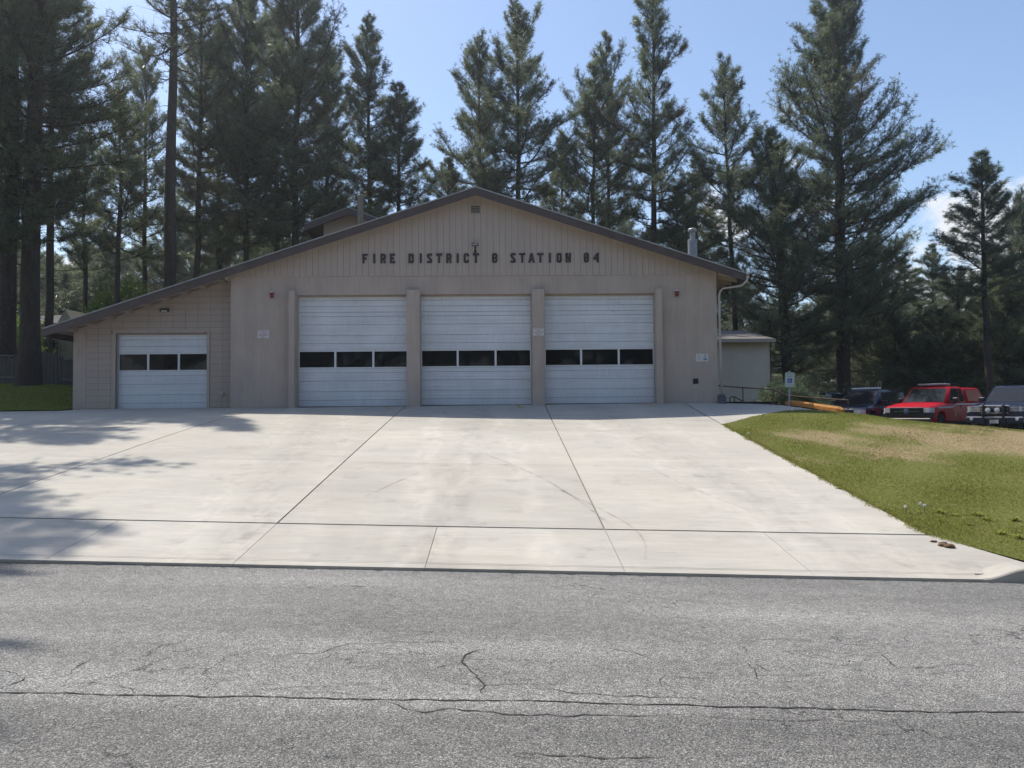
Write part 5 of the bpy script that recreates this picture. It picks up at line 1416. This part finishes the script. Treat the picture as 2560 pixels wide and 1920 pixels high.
def pine_meshes(seed, H, R, cb, nbr, dens=1.0, tr=.22, prof='cone', dead=0, brown=.015, lean=(0, 0), asym=None, tuft=1.0, bare=0, flare=1.0):
    """trunk, branches and crown meshes of a pine standing at the origin"""
    rng = np.random.default_rng(seed)
    ks = 14; hs = np.linspace(0, H, ks)
    wob = np.cumsum(rng.normal(0, .05, (ks, 2)), 0); wob -= wob[0]
    ax = np.column_stack([wob[:, 0]+lean[0]*(hs/H)**.7, wob[:, 1]+lean[1]*(hs/H)**.7, hs])
    axis = lambda h: np.column_stack([np.interp(h, hs, ax[:, i]) for i in range(3)])
    rr = tr*(1-(hs/H))**.75*.96 + .02; rr[0] *= 1.35*flare; 
    base = np.vstack([ax[:1]+[0, 0, -.6], ax]); rb = np.concatenate([[rr[0]*1.15], rr])
    trunk = tubes_mesh('trunk', base[None], rb[None], 10, M_BARK)
    rel = ((np.arange(nbr)+rng.uniform(0, 1, nbr))/nbr)**.92
    h = cb*H + (H-cb*H)*rel*.985
    if prof == 'cone': r = R*((1-rel)**.72*(.62+.38*np.minimum(1, rel/.22)))
    elif prof == 'round': r = R*np.sqrt(np.clip(1-(2*rel*.93-.86)**2*1.0, .03, 1))*(1-.35*rel)
    else: r = R*((1-rel)**.5*(.55+.45*np.minimum(1, rel/.3)))      # column
    az = np.arange(nbr)*2.39996 + rng.uniform(-.6, .6, nbr)
    Lb = (r*1.10+.30)*rng.uniform(.50, 1.12, nbr); Lb *= np.where(rng.random(nbr) < .05, 1.18, 1)
    # big bays and bulges in the outline
    ph = rng.uniform(0, 6.28, 4)
    Lb *= 1 + .20*np.sin(rel*13+az*1.0+ph[0]) + .15*np.sin(rel*27-az*2+ph[1])
    if asym is not None: Lb *= 1 + asym[1]*np.cos(az-asym[0])
    el = np.radians(lerp(-8, 58, rel**1.0) + rng.normal(0, 11, nbr))
    k = 6; t = np.linspace(0, 1, k)
    hd = np.column_stack([np.cos(az), np.sin(az), np.zeros(nbr)])
    up_tip = rng.uniform(.14, .48, nbr)*(1-rel*.35)
    start = axis(h)
    s = t[None, :, None]*Lb[:, None, None]
    PT = start[:, None, :] + s*np.cos(el)[:, None, None]*hd[:, None, :] + s*np.sin(el)[:, None, None]*UP + ((t**2.2)[None, :]*up_tip[:, None]*Lb[:, None])[..., None]*UP
    side = np.cross(hd, UP)
    PT += (np.sin(t*math.pi)[None, :]*(rng.normal(0, .07, nbr)*Lb)[:, None])[..., None]*side[:, None, :]
    br = np.clip(.012+Lb*.012, .014, .085)[:, None]*(1-.8*t)[None, :]
    tubes = [(PT, br)]
    # side shoots
    nd = np.maximum(3, (Lb*18.5*dens+4).astype(int)); bi = np.repeat(np.arange(nbr), nd); n = len(bi)
    u = 1-rng.random(n)**1.3*.90; u = np.clip(u, .08, 1)
    def on(bi, u):
        x = u*(k-1); i0 = np.minimum(x.astype(int), k-2); f = (x-i0)[:, None]; return PT[bi, i0]*(1-f)+PT[bi, i0+1]*f
    p0 = on(bi, u); tang = on(bi, np.minimum(1, u+.1))-on(bi, np.maximum(0, u-.1)); tang /= np.linalg.norm(tang, axis=1)[:, None]
    sg = np.where(rng.random(n) < .5, -1, 1)[:, None]
    sd = tang*rng.uniform(.35, 1.0, (n, 1)) + side[bi]*sg*rng.uniform(.1, 1.0, (n, 1)) + UP*rng.uniform(-.25, .70, (n, 1)); sd /= np.linalg.norm(sd, axis=1)[:, None]
    sl = np.clip(rng.uniform(.16, .68, n)*Lb[bi]**.62*(1.25-u*.6), .10, 1.35)
    p1 = p0 + sd*sl[:, None] + UP*(sl*rng.uniform(0, .22, n))[:, None]
    tw = np.stack([p0, p1], 1); tr2 = np.stack([np.full(n, .011), np.full(n, .004)], 1)
    # tufts: the shoot tip and one or two further back
    TP = [p1]; TD = [sd + UP*.35]; TB = [bi]
    for f_, pr in ((.62, .8), (.35, .35)):
        q = rng.random(n) < pr
        TP.append((p0+(p1-p0)*f_)[q] + rng.normal(0, .05, (q.sum(), 3))); TD.append((sd + UP*.5 + rng.normal(0, .45, (n, 3)))[q]); TB.append(bi[q])
    tips = PT[:, -1]; TP.append(tips); TD.append(PT[:, -1]-PT[:, -2]+UP*.2); TB.append(np.arange(nbr))
    # leader
    topn = 10; TP.append(axis(np.linspace(H*.95, H*1.0, topn))+rng.normal(0, .08, (topn, 3))); TD.append(np.tile(UP, (topn, 1))+rng.normal(0, .4, (topn, 3))); TB.append(np.full(topn, nbr-1))
    TP, TD, TB = np.vstack(TP), np.vstack(TD), np.concatenate(TB)
    if bare:                                     # lower branches that have shed needles
        keep = ~((rel[TB] < bare) & (rng.random(len(TB)) < .75)); TP, TD, TB = TP[keep], TD[keep], TB[keep]
    S = rng.uniform(.72, 1.28, len(TP))*tuft*np.where(rel[TB] > .9, .85, 1)
    btint = rng.beta(2, 2.4, nbr); tint = np.column_stack([np.clip(btint[TB]*.65+rng.uniform(0, .45, len(TP)), 0, 1),
                                                           np.clip(np.where(rng.random(nbr) < brown, .5, .04)[TB] + rng.uniform(-.04, .10, len(TP)), 0, 1)])
    crown = crown_mesh('crown', TP, TD, S, tint, rng)
    # bare dead stubs on the lower trunk
    if dead:
        hh = rng.uniform(.10, cb+.10, dead)*H; a2 = rng.uniform(0, 6.28, dead); l2 = rng.uniform(.25, 1.5, dead)*R*.45
        hd2 = np.column_stack([np.cos(a2), np.sin(a2), rng.uniform(-.35, .15, dead)]); st = axis(hh)
        D2 = st[:, None, :]+(t[None, :, None]*l2[:, None, None])*hd2[:, None, :] - ((t**2)[None, :]*l2[:, None]*rng.uniform(0, .35, dead)[:, None])[..., None]*UP
        D2 += rng.normal(0, .03, D2.shape)*t[None, :, None]
        tubes.append((D2, .022*(1-.8*t)[None, :]*np.ones((dead, 1))))
    bm_ = tubes_mesh('branches', np.concatenate([a for a, b in tubes]), np.concatenate([b for a, b in tubes]), 4, M_TWIG)
    tm = tubes_mesh('twigs', tw, tr2, 3, M_TWIG)
    return trunk, bm_, tm, crown
def plant_tree(meshes, loc, label, rz=0, scale=(1, 1, 1), group='pines around the station'):
    root = empty('pine_tree', loc, rz); root.scale = scale
    tag(root, label, 'tree', group)
    for nm, me in zip(('trunk', 'branches', 'twigs', 'crown'), meshes):
        o = link(nm, me, None, root)
        if nm in ('branches', 'twigs'): o['kind'] = 'stuff'
    return root
LIB = {}
def tree_px(key, px, top, Y, hwpx, cbpx=None, label='', seed=1, **kw):
    """a pine given where its top, half width and crown base show in the photograph"""
    tp = at(px, top, Y); x = tp[0]; zb = T1(x, Y)-.1
    H = tp[2]-zb; R = hwpx/F*Y
    cb = .08
    if cbpx is not None: cb = max(.03, (at(px, cbpx, Y)[2]-zb)/H)
    dens = kw.pop('dens', 1.0)
    nbr = int(kw.pop('nb', 7.2)*H*(1-cb))
    ms = pine_meshes(seed, H, R, cb, nbr, dens, **kw)
    plant_tree(ms, (x, Y, zb), label)
    LIB[key] = (ms, H, R)
def like_px(key, px, top, Y, hwpx, label, rz, group='pines around the station'):
    """another pine of the same growth, scaled so that its top and width show as given"""
    ms, H, R = LIB[key]
    p = at(px, top, Y); zb = T1(p[0], Y)-.1; s = (p[2]-zb)/H; w = hwpx/F*Y/R
    plant_tree(ms, (p[0], Y, zb), label, rz, (w, w, s), group)
def like_at(key, x, y, H, R, label, rz, group):
    ms, H0, R0 = LIB[key]
    plant_tree(ms, (x, y, T1(x, y)-.1), label, rz, (R/R0, R/R0, H/H0), group)
# left group
tree_px('thick', 92, -620, 31, 225, cbpx=610, seed=11, tr=.40, nb=5.2, dens=.95, dead=26, label='thick dark pine trunk beside the board fence, its crown out of the picture top')
like_px('thick', 32, -420, 35, 200, 'dark pine at the far left edge, half hidden by its neighbour', 2.1)
tree_px('open', 296, 225, 44, 120, cbpx=650, seed=15, tr=.18, nb=5.2, dens=1.0, dead=14, label='open-crowned pine between the small pine and the tall bare trunk')
tree_px('bare', 420, -420, 40, 190, cbpx=200, seed=16, tr=.36, nb=6, dens=.7, dead=70, bare=.3, lean=(.35, 0), label='tall pine with a long bare trunk rising behind the wing roof')
tree_px('column', 490, -150, 46, 100, cbpx=620, seed=18, tr=.2, nb=6, dens=1.1, dead=20, prof='col', label='narrow pine right of the tall bare trunk')
tree_px('dense', 745, -190, 45, 145, cbpx=600, seed=21, tr=.26, nb=7, dens=1.1, prof='col', label='broad dense pine rising over the small roof gable')
like_px('column', 131, -300, 38, 120, 'slimmer pine just right of the thick trunk by the fence', 1.0)
like_px('open', 224, 330, 46, 105, 'small pine with thin trunk seen over the low wing eave', 2.2)
like_px('open', 362, 120, 49, 105, 'thin pine directly left of the tall bare trunk', 4.0)
like_px('column', 560, 60, 52, 105, 'slim pine between the narrow pine and the dense ones', 2.0)
like_px('dense', 622, -60, 47, 110, 'dense straight pine left of the small roof gable', 1.2)
like_px('dense', 690, 40, 54, 125, 'pine filling the gap behind the broad dense pine', 3.0)
like_px('dense', 815, 120, 52, 95, 'pine low behind the broad dense one, above the vent pipe', 4.4)
tree_px('pointed', 921, 52, 46, 105, cbpx=560, seed=23, tr=.2, nb=6.4, dens=1.1, label='pointed pine just right of the galvanised vent pipe')
like_px('pointed', 992, 212, 44, 110, 'shorter pine left of the open sky gap', 2.4)
# middle
tree_px('full', 1284, 10, 47, 150, cbpx=560, seed=25, tr=.24, nb=6.2, dens=1.05, prof='cone', label='tall full pine standing over the ridge')
like_px('full', 1203, 95, 48, 125, 'pine joined to the tall full one on its left side', 2.6)
like_px('pointed', 1115, 400, 50, 95, 'low pine top just left of the ridge', 1.4)
tree_px('thin', 1470, 165, 47, 118, cbpx=620, seed=28, tr=.18, nb=5, dens=1.0, dead=12, brown=.07, label='thin-crowned pine, the left one of a close pair')
like_px('thin', 1515, 85, 49, 112, 'thin-crowned pine, the right one of a close pair', 2.0)
tree_px('limbs', 1632, -30, 45, 145, cbpx=640, seed=30, tr=.24, nb=4.8, dens=1.0, dead=20, brown=.09, label='open tall pine left of the right-hand roof vent')
like_px('thin', 1828, 150, 46, 125, 'pointed pine above the right eave', 3.6)
like_px('thin', 1740, 400, 52, 105, 'lower pine behind the right-hand roof vent', 5.0)
like_px('thin', 1390, 350, 53, 100, 'low pine between the full pine and the close pair', 1.0)
like_px('pointed', 1690, 470, 44, 90, 'young pine showing under the right roof slope', .4)
# right
tree_px('largest', 2085, -150, 46, 212, cbpx=880, seed=32, tr=.43, nb=8.6, dens=.95, dead=16, prof='cone', label='largest pine, dense and broad, right of the station')
tree_px('sunlit', 1975, 330, 44, 215, cbpx=930, seed=33, tr=.36, nb=8, dens=.95, lean=(-1.1, 0), dead=8, prof='cone', label='sunlit pine below the largest one, leaning trunk beside the sign')
tree_px('bushy', 2190, 600, 50, 150, cbpx=960, seed=38, tr=.22, nb=8, dens=.85, label='dark pine behind the navy car')
like_px('pointed', 2445, 385, 43, 118, 'pointed pine standing before the white cloud', 1.0)
like_px('pointed', 2325, 615, 62, 70, 'small distant pine below the cloud', .7)
like_px('pointed', 2262, 650, 60, 80, 'rounded distant pine beside the largest pine', 3.3)
like_px('bushy', 2552, 500, 46, 130, 'dark pine at the right edge behind the pickups', 2.0)
like_px('bushy', 2390, 690, 50, 140, 'dark bushy pine above the red pickup', 4.1)
like_px('bushy', 2300, 760, 56, 150, 'hazy dark pine behind the navy car and the red pickup', 1.0)
like_px('bushy', 2480, 650, 54, 150, 'dark pine between the pointed pine and the right edge', 5.2)
like_px('bushy', 2110, 700, 58, 170, 'dark pine low behind the largest trunk', 3.0)
like_px('bushy', 2600, 640, 52, 160, 'low dark pine at the right edge', .4)
like_px('bushy', 2350, 780, 47, 130, 'dark low-branched pine close behind the red pickup', 2.7)
like_px('bushy', 2510, 720, 45, 140, 'dark low-branched pine close behind the blue pickup', 5.7)
like_px('bushy', 2240, 800, 48, 130, 'dark low-branched pine close behind the navy car', .9)
like_px('bushy', 60, 620, 58, 190, 'distant pine behind the pale house', 1.3)
like_px('bushy', 175, 690, 60, 150, 'distant pine seen between the fence trunks', 2.3)
like_px('bushy', -40, 600, 52, 200, 'pine at the extreme left behind the fence', .3)
like_px('bushy', 270, 600, 64, 140, 'low distant pine beyond the wing eave', 2.0)
like_px('bushy', 440, 500, 62, 150, 'low distant pine behind the tall bare trunk', 1.1)
# a farther row that closes the horizon
for i, (px, top, Y, w) in enumerate(((1950,760,78,190),(2040,800,74,200),(2180,780,80,220),(2330,800,76,220),(2450,790,82,220),(2570,780,76,220),(2700,700,70,240),(1850,700,84,200),(1730,600,86,180),(1560,560,84,170),
                                     (1430,560,86,170),(20,640,80,220),(130,660,76,200),(330,640,84,190),(560,560,80,190),(1060,520,84,170),(1300,540,86,190),(-110,500,72,240),(705,480,72,150),(640,520,78,170),(820,500,80,160),(940,520,84,160),(480,560,76,170),(230,620,74,160))):
    like_px('bushy', px, top, Y, w, 'dark pine in the far row that closes the view behind the others', i*1.7, 'far row of pines')
# pines by the street left of the picture: their shadows lie over the drive and the road
like_at('thin', -13.2, 13.0, 23.0, 1.2, 'tall slim pine at the roadside, left of the picture, shading the asphalt', .5, 'street pines left of the drive')
like_at('open', -14.6, 17.2, 19, 2.9, 'pine beside the driveway, left of the picture, shading the concrete', 1.9, 'street pines left of the drive')
like_at('column', -22.4, 32.6, 25, 3.0, 'dense pine at the left edge shading the lawn and fence', 2.2, 'street pines left of the drive')
like_at('dense', -25.5, 35.5, 25, 3.8, 'dense pine left of the picture behind the fence', 4.2, 'street pines left of the drive')
like_at('bushy', -20.5, 28.0, 17, 3.0, 'bushy pine left of the picture beside the lawn', .2, 'street pines left of the drive')
like_at('thin', -18.6, 25.6, 21, 2.5, 'pine beside the lawn, left of the picture, shading the upper drive', 2.9, 'street pines left of the drive')
# pines across the street: they show as reflections in the door windows
for i, (x, y, h, q) in enumerate(((-27,-13,17,'bushy'),(-20,-15,19,'bushy'),(-13,-13,16,'bushy'),(-6,-15,20,'bushy'),(1,-13,16,'bushy'),(8,-15,19,'bushy'),(15,-13,16,'bushy'),(22,-15,20,'bushy'),(29,-13,17,'bushy'),
                                  (-35,-15,20,'bushy'),(-3,-21,23,'bushy'),(5,-22,23,'bushy'),(-11,-22,23,'bushy'),(13,-21,23,'bushy'),(-19,-21,23,'bushy'),(21,-22,23,'bushy'),(-42,-14,20,'bushy'))):
    like_at(q, x, y, h, 4.3, 'pine across the street reflected in the door windows', i*1.3, 'pines across the street')
for i, (x, y) in enumerate(((37,-13),(44,-9),(50,-2),(54,6),(57,14),(58,22),(56,30),(45,-16),(46,39),(53,44),(58,37),(62,48),(47,50),(50,33))):  # added out of view to keep bright sky out of the car reflections
    like_at('bushy', x, y, 17+i % 3, 4.6, 'added unseen pine beyond the right edge, darkening reflections in the parked cars', i*1.1, 'added pines beyond the right edge')

# ------------------------------------------------------------------ shrubs and broad-leaved trees
def shrub_mesh(seed, R, H, n, kind='juniper'):
    rng = np.random.default_rng(seed)
    d = rng.normal(size=(n, 3)); d[:, 2] = np.abs(d[:, 2]); d /= np.linalg.norm(d, axis=1)[:, None]
    ph = rng.uniform(0, 6.28, 3); az = np.arctan2(d[:, 1], d[:, 0])
    lob = 1+.22*np.sin(az*3+ph[0])+.16*np.sin(az*5+d[:, 2]*6+ph[1])+.1*np.sin(d[:, 2]*11+ph[2])
    r = rng.uniform(.45, 1, n)**.5*lob
    P = d*r[:, None]*np.array([R, R, H]); P[:, 2] += .05
    D = d+UP*.3+rng.normal(0, .35, (n, 3))
    tint = np.column_stack([rng.uniform(0, .7, n), np.zeros(n)])
    if kind == 'leaf':
        tp = []
        for _ in range(6):
            V = []
            for _ in range(6):
                c = rng.normal(0, .10, 3); a = rng.normal(size=3); a /= np.linalg.norm(a); b = np.cross(a, rng.normal(size=3)); b /= np.linalg.norm(b); s = rng.uniform(.05, .08)
                V += [c-a*s, c+b*s*.6, c+a*s, c-a*s, c+a*s, c-b*s*.6]
            tp.append(np.array(V))
        me = crown_mesh('crown', P, D, rng.uniform(.8, 1.3, n), tint, rng, np.array(tp)); me.materials.clear(); me.materials.append(M_LEAF)
        return me
    return crown_mesh('crown', P, D, rng.uniform(.8, 1.3, n), tint, rng)
def bush(name, x, y, R, H, n, label, seed, kind='juniper', lift=0, cat='shrub'):
    zb = T1(x, y)-.05
    root = empty(name, (x, y, zb)); tag(root, label, cat, None)
    o = link('crown', shrub_mesh(seed, R, H, n, kind), None, root); o.location = (0, 0, lift)
    MB().tube([(0, 0, -.2), (.03, .02, lift*.6+.1), (0, 0, lift+H*.5)], [.07+lift*.03, .05+lift*.02, .02], 7).build('trunk', M_BARK, root, True)
    for k in range(5):
        a = k*1.26; MB().tube([(0, 0, lift*.5+.05), (math.cos(a)*R*.3, math.sin(a)*R*.3, lift+H*.3), (math.cos(a)*R*.6, math.sin(a)*R*.6, lift+H*.5)], [.035, .025, .008], 5).build('branch', M_BARK, root, True)
p = at(1955, 1000, 31.5); bush('juniper_shrub', p[0], 31.5, 1.25, 1.35, 1500, 'dark spreading juniper behind the parking sign', 1)
p = at(2030, 1000, 33.0); bush('juniper_shrub', p[0], 33, .9, 1.0, 900, 'low dark juniper at the foot of the leaning trunk', 2)
p = at(2150, 1000, 45.0); bush('roadside_shrub', p[0], 45, 1.8, 2.2, 1500, 'dark shrub behind the navy car', 3)
p = at(2400, 1000, 45.0); bush('roadside_shrub', p[0], 45, 2.2, 2.6, 1800, 'dark shrub behind the red pickup', 4)
p = at(2520, 1000, 44.0); bush('roadside_shrub', p[0], 44, 2.0, 2.3, 1600, 'dark shrub behind the blue pickup', 5)
p = at(2280, 1000, 46.0); bush('roadside_shrub', p[0], 46, 2.0, 2.2, 1600, 'dark shrub in the gap between navy car and red pickup', 8)
p = at(312, 760, 46.0); bush('leafy_tree', p[0], 46, 1.9, 2.4, 1700, 'bright green broad-leaved tree peeping over the wing roof', 6, 'leaf', 3.4, 'tree')
p = at(20, 900, 38.0); bush('leafy_shrub', p[0], 38, 2.2, 2.6, 1700, 'shaded leafy shrub behind the fence at the far left', 7, 'leaf', .4)
p = at(60, 900, 45.0); bush('leafy_shrub', p[0], 45, 2.0, 2.4, 1400, 'shaded leafy shrub below the pale house', 9, 'leaf', .6)

def undergrowth():
    rng = np.random.default_rng(77); n = 5200
    px = rng.uniform(-300, 2900, n); Y = rng.uniform(66, 72, n)
    x = (px-1252)/F*Y; hgt = (2.6+1.2*np.sin(px*.013)+.8*np.sin(px*.041+1))*rng.random(n)**.7
    P = np.column_stack([x, Y, T(x, Y)+hgt-.2])
    D = rng.normal(0, .6, (n, 3))+UP*.8
    me = crown_mesh('undergrowth', P, D, rng.uniform(2.2, 3.6, n), np.column_stack([rng.uniform(0, .6, n), np.zeros(n)]), rng)
    tag(link('undergrowth', me, None), 'dark undergrowth along the far edge of the wood', 'undergrowth', kind='stuff')
undergrowth()

# ------------------------------------------------------------------ grass
def blades(name, X, Y, hgt, wid, dry, label, seed, z=None):
    rng = np.random.default_rng(seed); n = len(X)
    Z = T(X, Y) if z is None else z
    a = rng.uniform(0, 6.28, n); ln = rng.uniform(.1, .9, n)
    s = np.column_stack([np.cos(a), np.sin(a), np.zeros(n)])*(wid*rng.uniform(.6, 1.3, n))[:, None]
    b = rng.uniform(0, 6.28, n); lean = np.column_stack([np.cos(b), np.sin(b), np.zeros(n)])*(hgt*ln)[:, None]
    P = np.column_stack([X, Y, Z-.004])
    V = np.stack([P-s, P+s, P+lean*.45+s*.6+UP*(hgt*.6)[:, None], P+lean+UP*hgt[:, None]*(1-.35*ln)[:, None]], 1)
    f = (np.arange(n)[:, None]*4 + np.array([0, 1, 2, 0, 2, 3])[None, :]).ravel()
    me = np_mesh(name, V.reshape(-1, 3), f, 3)
    tint = np.ones((n*4, 4), np.float32); tint[:, 0] = np.repeat(rng.uniform(0, 1, n), 4); tint[:, 1] = np.repeat(np.clip(dry, 0, 1), 4)
    at_ = me.attributes.new('tint', 'FLOAT_COLOR', 'POINT'); at_.data.foreach_set('color', tint.ravel())
    o = link(name, me, M_BLADE); tag(o, label, 'grass', kind='stuff')
def grass():
    rng = np.random.default_rng(8)
    n = 420000
    # denser towards the camera
    y = 9.4+ (rng.random(n)**1.35)*15.8; x = 5.85 + rng.random(n)**1.15*20
    k = inside(np.column_stack([x, y]), [(5.88,10.6)]+[(a+(-.05 if i < 8 else 0), b) for i, (a, b) in enumerate(LAWN_POLY[1:])])
    k &= rng.random(n) < np.where(np.arctan2(x, y) < rad(38), 1.0, .5)
    x, y = x[k], y[k]
    dry = dryness(x, y); d = np.clip(np.where(rng.random(len(x)) < dry, rng.uniform(.55, 1, len(x)), rng.uniform(0, .25, len(x))), 0, 1)
    patch = np.sin(x*1.3+.4)*np.sin(y*1.7+1)+.5*np.sin(x*3.1-y*2.2)
    h = rng.uniform(.016, .046, len(x))*(1+.35*patch)*np.where(dry > .5, .75, 1.1)
    # rough strip by the street
    rough = smooth01((11.7-y)/.8)*smooth01((x-6.9)/.5); h *= 1+1.4*rough*rng.random(len(x))
    keep = ~((rough > .4) & (np.sin(x*3.3)*np.sin(y*5.1+1) > .35) & (rng.random(len(x)) < .85))
    blades('grass', x[keep], y[keep], h[keep], np.full(keep.sum(), .0032), d[keep], 'short grass over the lawn on the right, dried brown in a broad patch', 9)
    # ragged edge creeping over the concrete
    m = 4200; t = rng.random(m)
    ey = 10.7+t*9.9; ex = EDGE + rng.normal(0, .05, m) + .05*np.sin(ey*3)*np.sin(ey*7.3)
    blades('grass', ex, ey, rng.uniform(.02, .06, m), np.full(m, .004), rng.random(m)*.5, 'ragged grass fringe along the driveway edge', 10, z=np.maximum(T(ex, ey), apz(ex, ey)-.01))
    m = 60000
    x = rng.uniform(-24, -14.1, m); y = rng.uniform(24.7, 32.4, m)
    blades('grass', x, y, rng.uniform(.03, .07, m), np.full(m, .006), rng.random(m)*.1, 'green grass on the shaded lawn by the fence', 11)
grass()
def dandelion(px, py, label, hgt=.16):
    d = ray(px, py); ys = np.linspace(9.3, 24, 3000); Pq = EYE+d*(ys/d[1])[:, None]; i = int(np.argmin(np.abs(Pq[:, 2]-hgt-T(Pq[:, 0], Pq[:, 1]))))
    p = Pq[i]; zb = T1(p[0], p[1])
    root = empty('dandelion', (p[0], p[1], zb)); tag(root, label, 'flower', 'dandelions gone to seed')
    MB().tube([(.01, 0, -.01), (0, .005, hgt*.5), (0, 0, hgt)], .003, 5).build('stem', M_STEM, root)
    rng = np.random.default_rng(int(px)); v = rng.normal(size=(150, 3)); v /= np.linalg.norm(v, axis=1)[:, None]; r = .025
    mb = MB()
    for q in v:
        s = Vector(np.cross(q, rng.normal(size=3))).normalized()*.004; t_ = Vector(q)*r; c = Vector((0, 0, hgt))
        mb.add([c+t_*.15, c+t_-s, c+t_+s], [(0, 1, 2)])
    mb.build('seed_head', M_PUFF, root)
dandelion(2264, 1266, 'dandelion clock standing alone nearest the driveway edge')
dandelion(2300, 1259, 'upper of two close dandelion clocks', .18)
dandelion(2311, 1264, 'lower of two close dandelion clocks')
dandelion(1908, 1035, 'dandelion clock on the lawn rim against the shaded pavement', .2)
dandelion(1980, 1024, 'dandelion clock below the accessible parking sign', .25)
dandelion(1871, 1083, 'small dandelion clock near the lawn corner', .1)
def weed(px, py, s, label, seed):
    d = ray(px, py); ys = np.linspace(9.2, 24, 3000); Pq = EYE+d*(ys/d[1])[:, None]; i = int(np.argmin(np.abs(Pq[:, 2]-T(Pq[:, 0], Pq[:, 1]))))
    p = Pq[i]; rng = np.random.default_rng(seed); n = 46
    root = empty('weed_clump', (p[0], p[1], T1(p[0], p[1]))); tag(root, label, 'weed', 'weeds in the rough strip')
    V, f = [], []
    for k in range(n):
        a = rng.uniform(0, 6.28); l = s*rng.uniform(.4, 1); up = rng.uniform(.2, 1.0); w = .006+.008*rng.random()
        dr = np.array([math.cos(a), math.sin(a), 0]); sd = np.array([-dr[1], dr[0], 0])*w; b0 = rng.normal(0, s*.25, 3)*[1, 1, 0]
        c1 = b0+dr*l*.5+UP*l*up*.6; c2 = b0+dr*l+UP*l*up*.75
        j = len(V); V += [b0-sd*.4, b0+sd*.4, c1+sd, c1-sd, c2]; f += [j, j+1, j+2, j, j+2, j+3, j+3, j+2, j+4]
    me = np_mesh('leaves', np.array(V), np.array(f), 3)
    tint = np.ones((len(V), 4), np.float32); tint[:, 0] = np.repeat(rng.uniform(.5, 1, n), 5); tint[:, 1] = .03
    at_ = me.attributes.new('tint', 'FLOAT_COLOR', 'POINT'); at_.data.foreach_set('color', tint.ravel())
    link('leaves', me, M_BLADE, root)
for i, (x, y, s) in enumerate(((2345,1282,.12),(2385,1290,.08),(2440,1288,.12),(2465,1300,.10),(2535,1302,.11),(2420,1312,.08),(2500,1335,.09),(2545,1345,.10),(2295,1316,.05),(2098,1222,.05))):
    weed(x, y, s, 'leafy green weed clump in the rough grass near the driveway', i)
def clods():
    for i, (px, py, s) in enumerate(((2357, 1359.5, .035), (2356, 1365, .045), (2372, 1368, .055), (2334, 1355, .03))):
        d = ray(px, py); ys = np.linspace(9.0, 12, 2000); Pq = EYE+d*(ys/d[1])[:, None]; k = int(np.argmin(np.abs(Pq[:, 2]-apz(Pq[:, 0], Pq[:, 1])))); p = Pq[k]
        rng = random.Random(i); bm = bmesh.new(); bmesh.ops.create_icosphere(bm, subdivisions=2, radius=1)
        for v in bm.verts:
            v.co *= rng.uniform(.75, 1.2); v.co = Vector((v.co.x*s*1.5, v.co.y*s, v.co.z*s*.55))
        me = bpy.data.meshes.new('clod'); bm.to_mesh(me); bm.free()
        o = link('dirt_clod', me, M_CLOD); o.location = (p[0], p[1], float(apz(p[0], p[1]))+s*.3)
        tag(o, 'brown dirt clod on the concrete at the flare of the drive', 'clod', 'dirt clods on the concrete')
clods()
# ------------------------------------------------------------------ lens glare, imitated by an added scattering volume
def veil():
    me = MB().box(-470, 470, -450, 490, -2.8, 32.0).mesh('veil')
    m = bpy.data.materials.new('lens_glare_veil'); m.use_nodes = True; nt = m.node_tree; nt.nodes.clear()
    o = nt.nodes.new('ShaderNodeOutputMaterial'); v = nt.nodes.new('ShaderNodeVolumePrincipled')
    v.inputs['Color'].default_value = (.90, .95, 1.0, 1); v.inputs['Density'].default_value = .0007; v.inputs['Anisotropy'].default_value = .68
    nt.links.new(v.outputs[0], o.inputs['Volume'])
    h = link('veil', me, m); tag(h, 'added thin veil imitating lens glare', 'veil', kind='stuff')
veil()
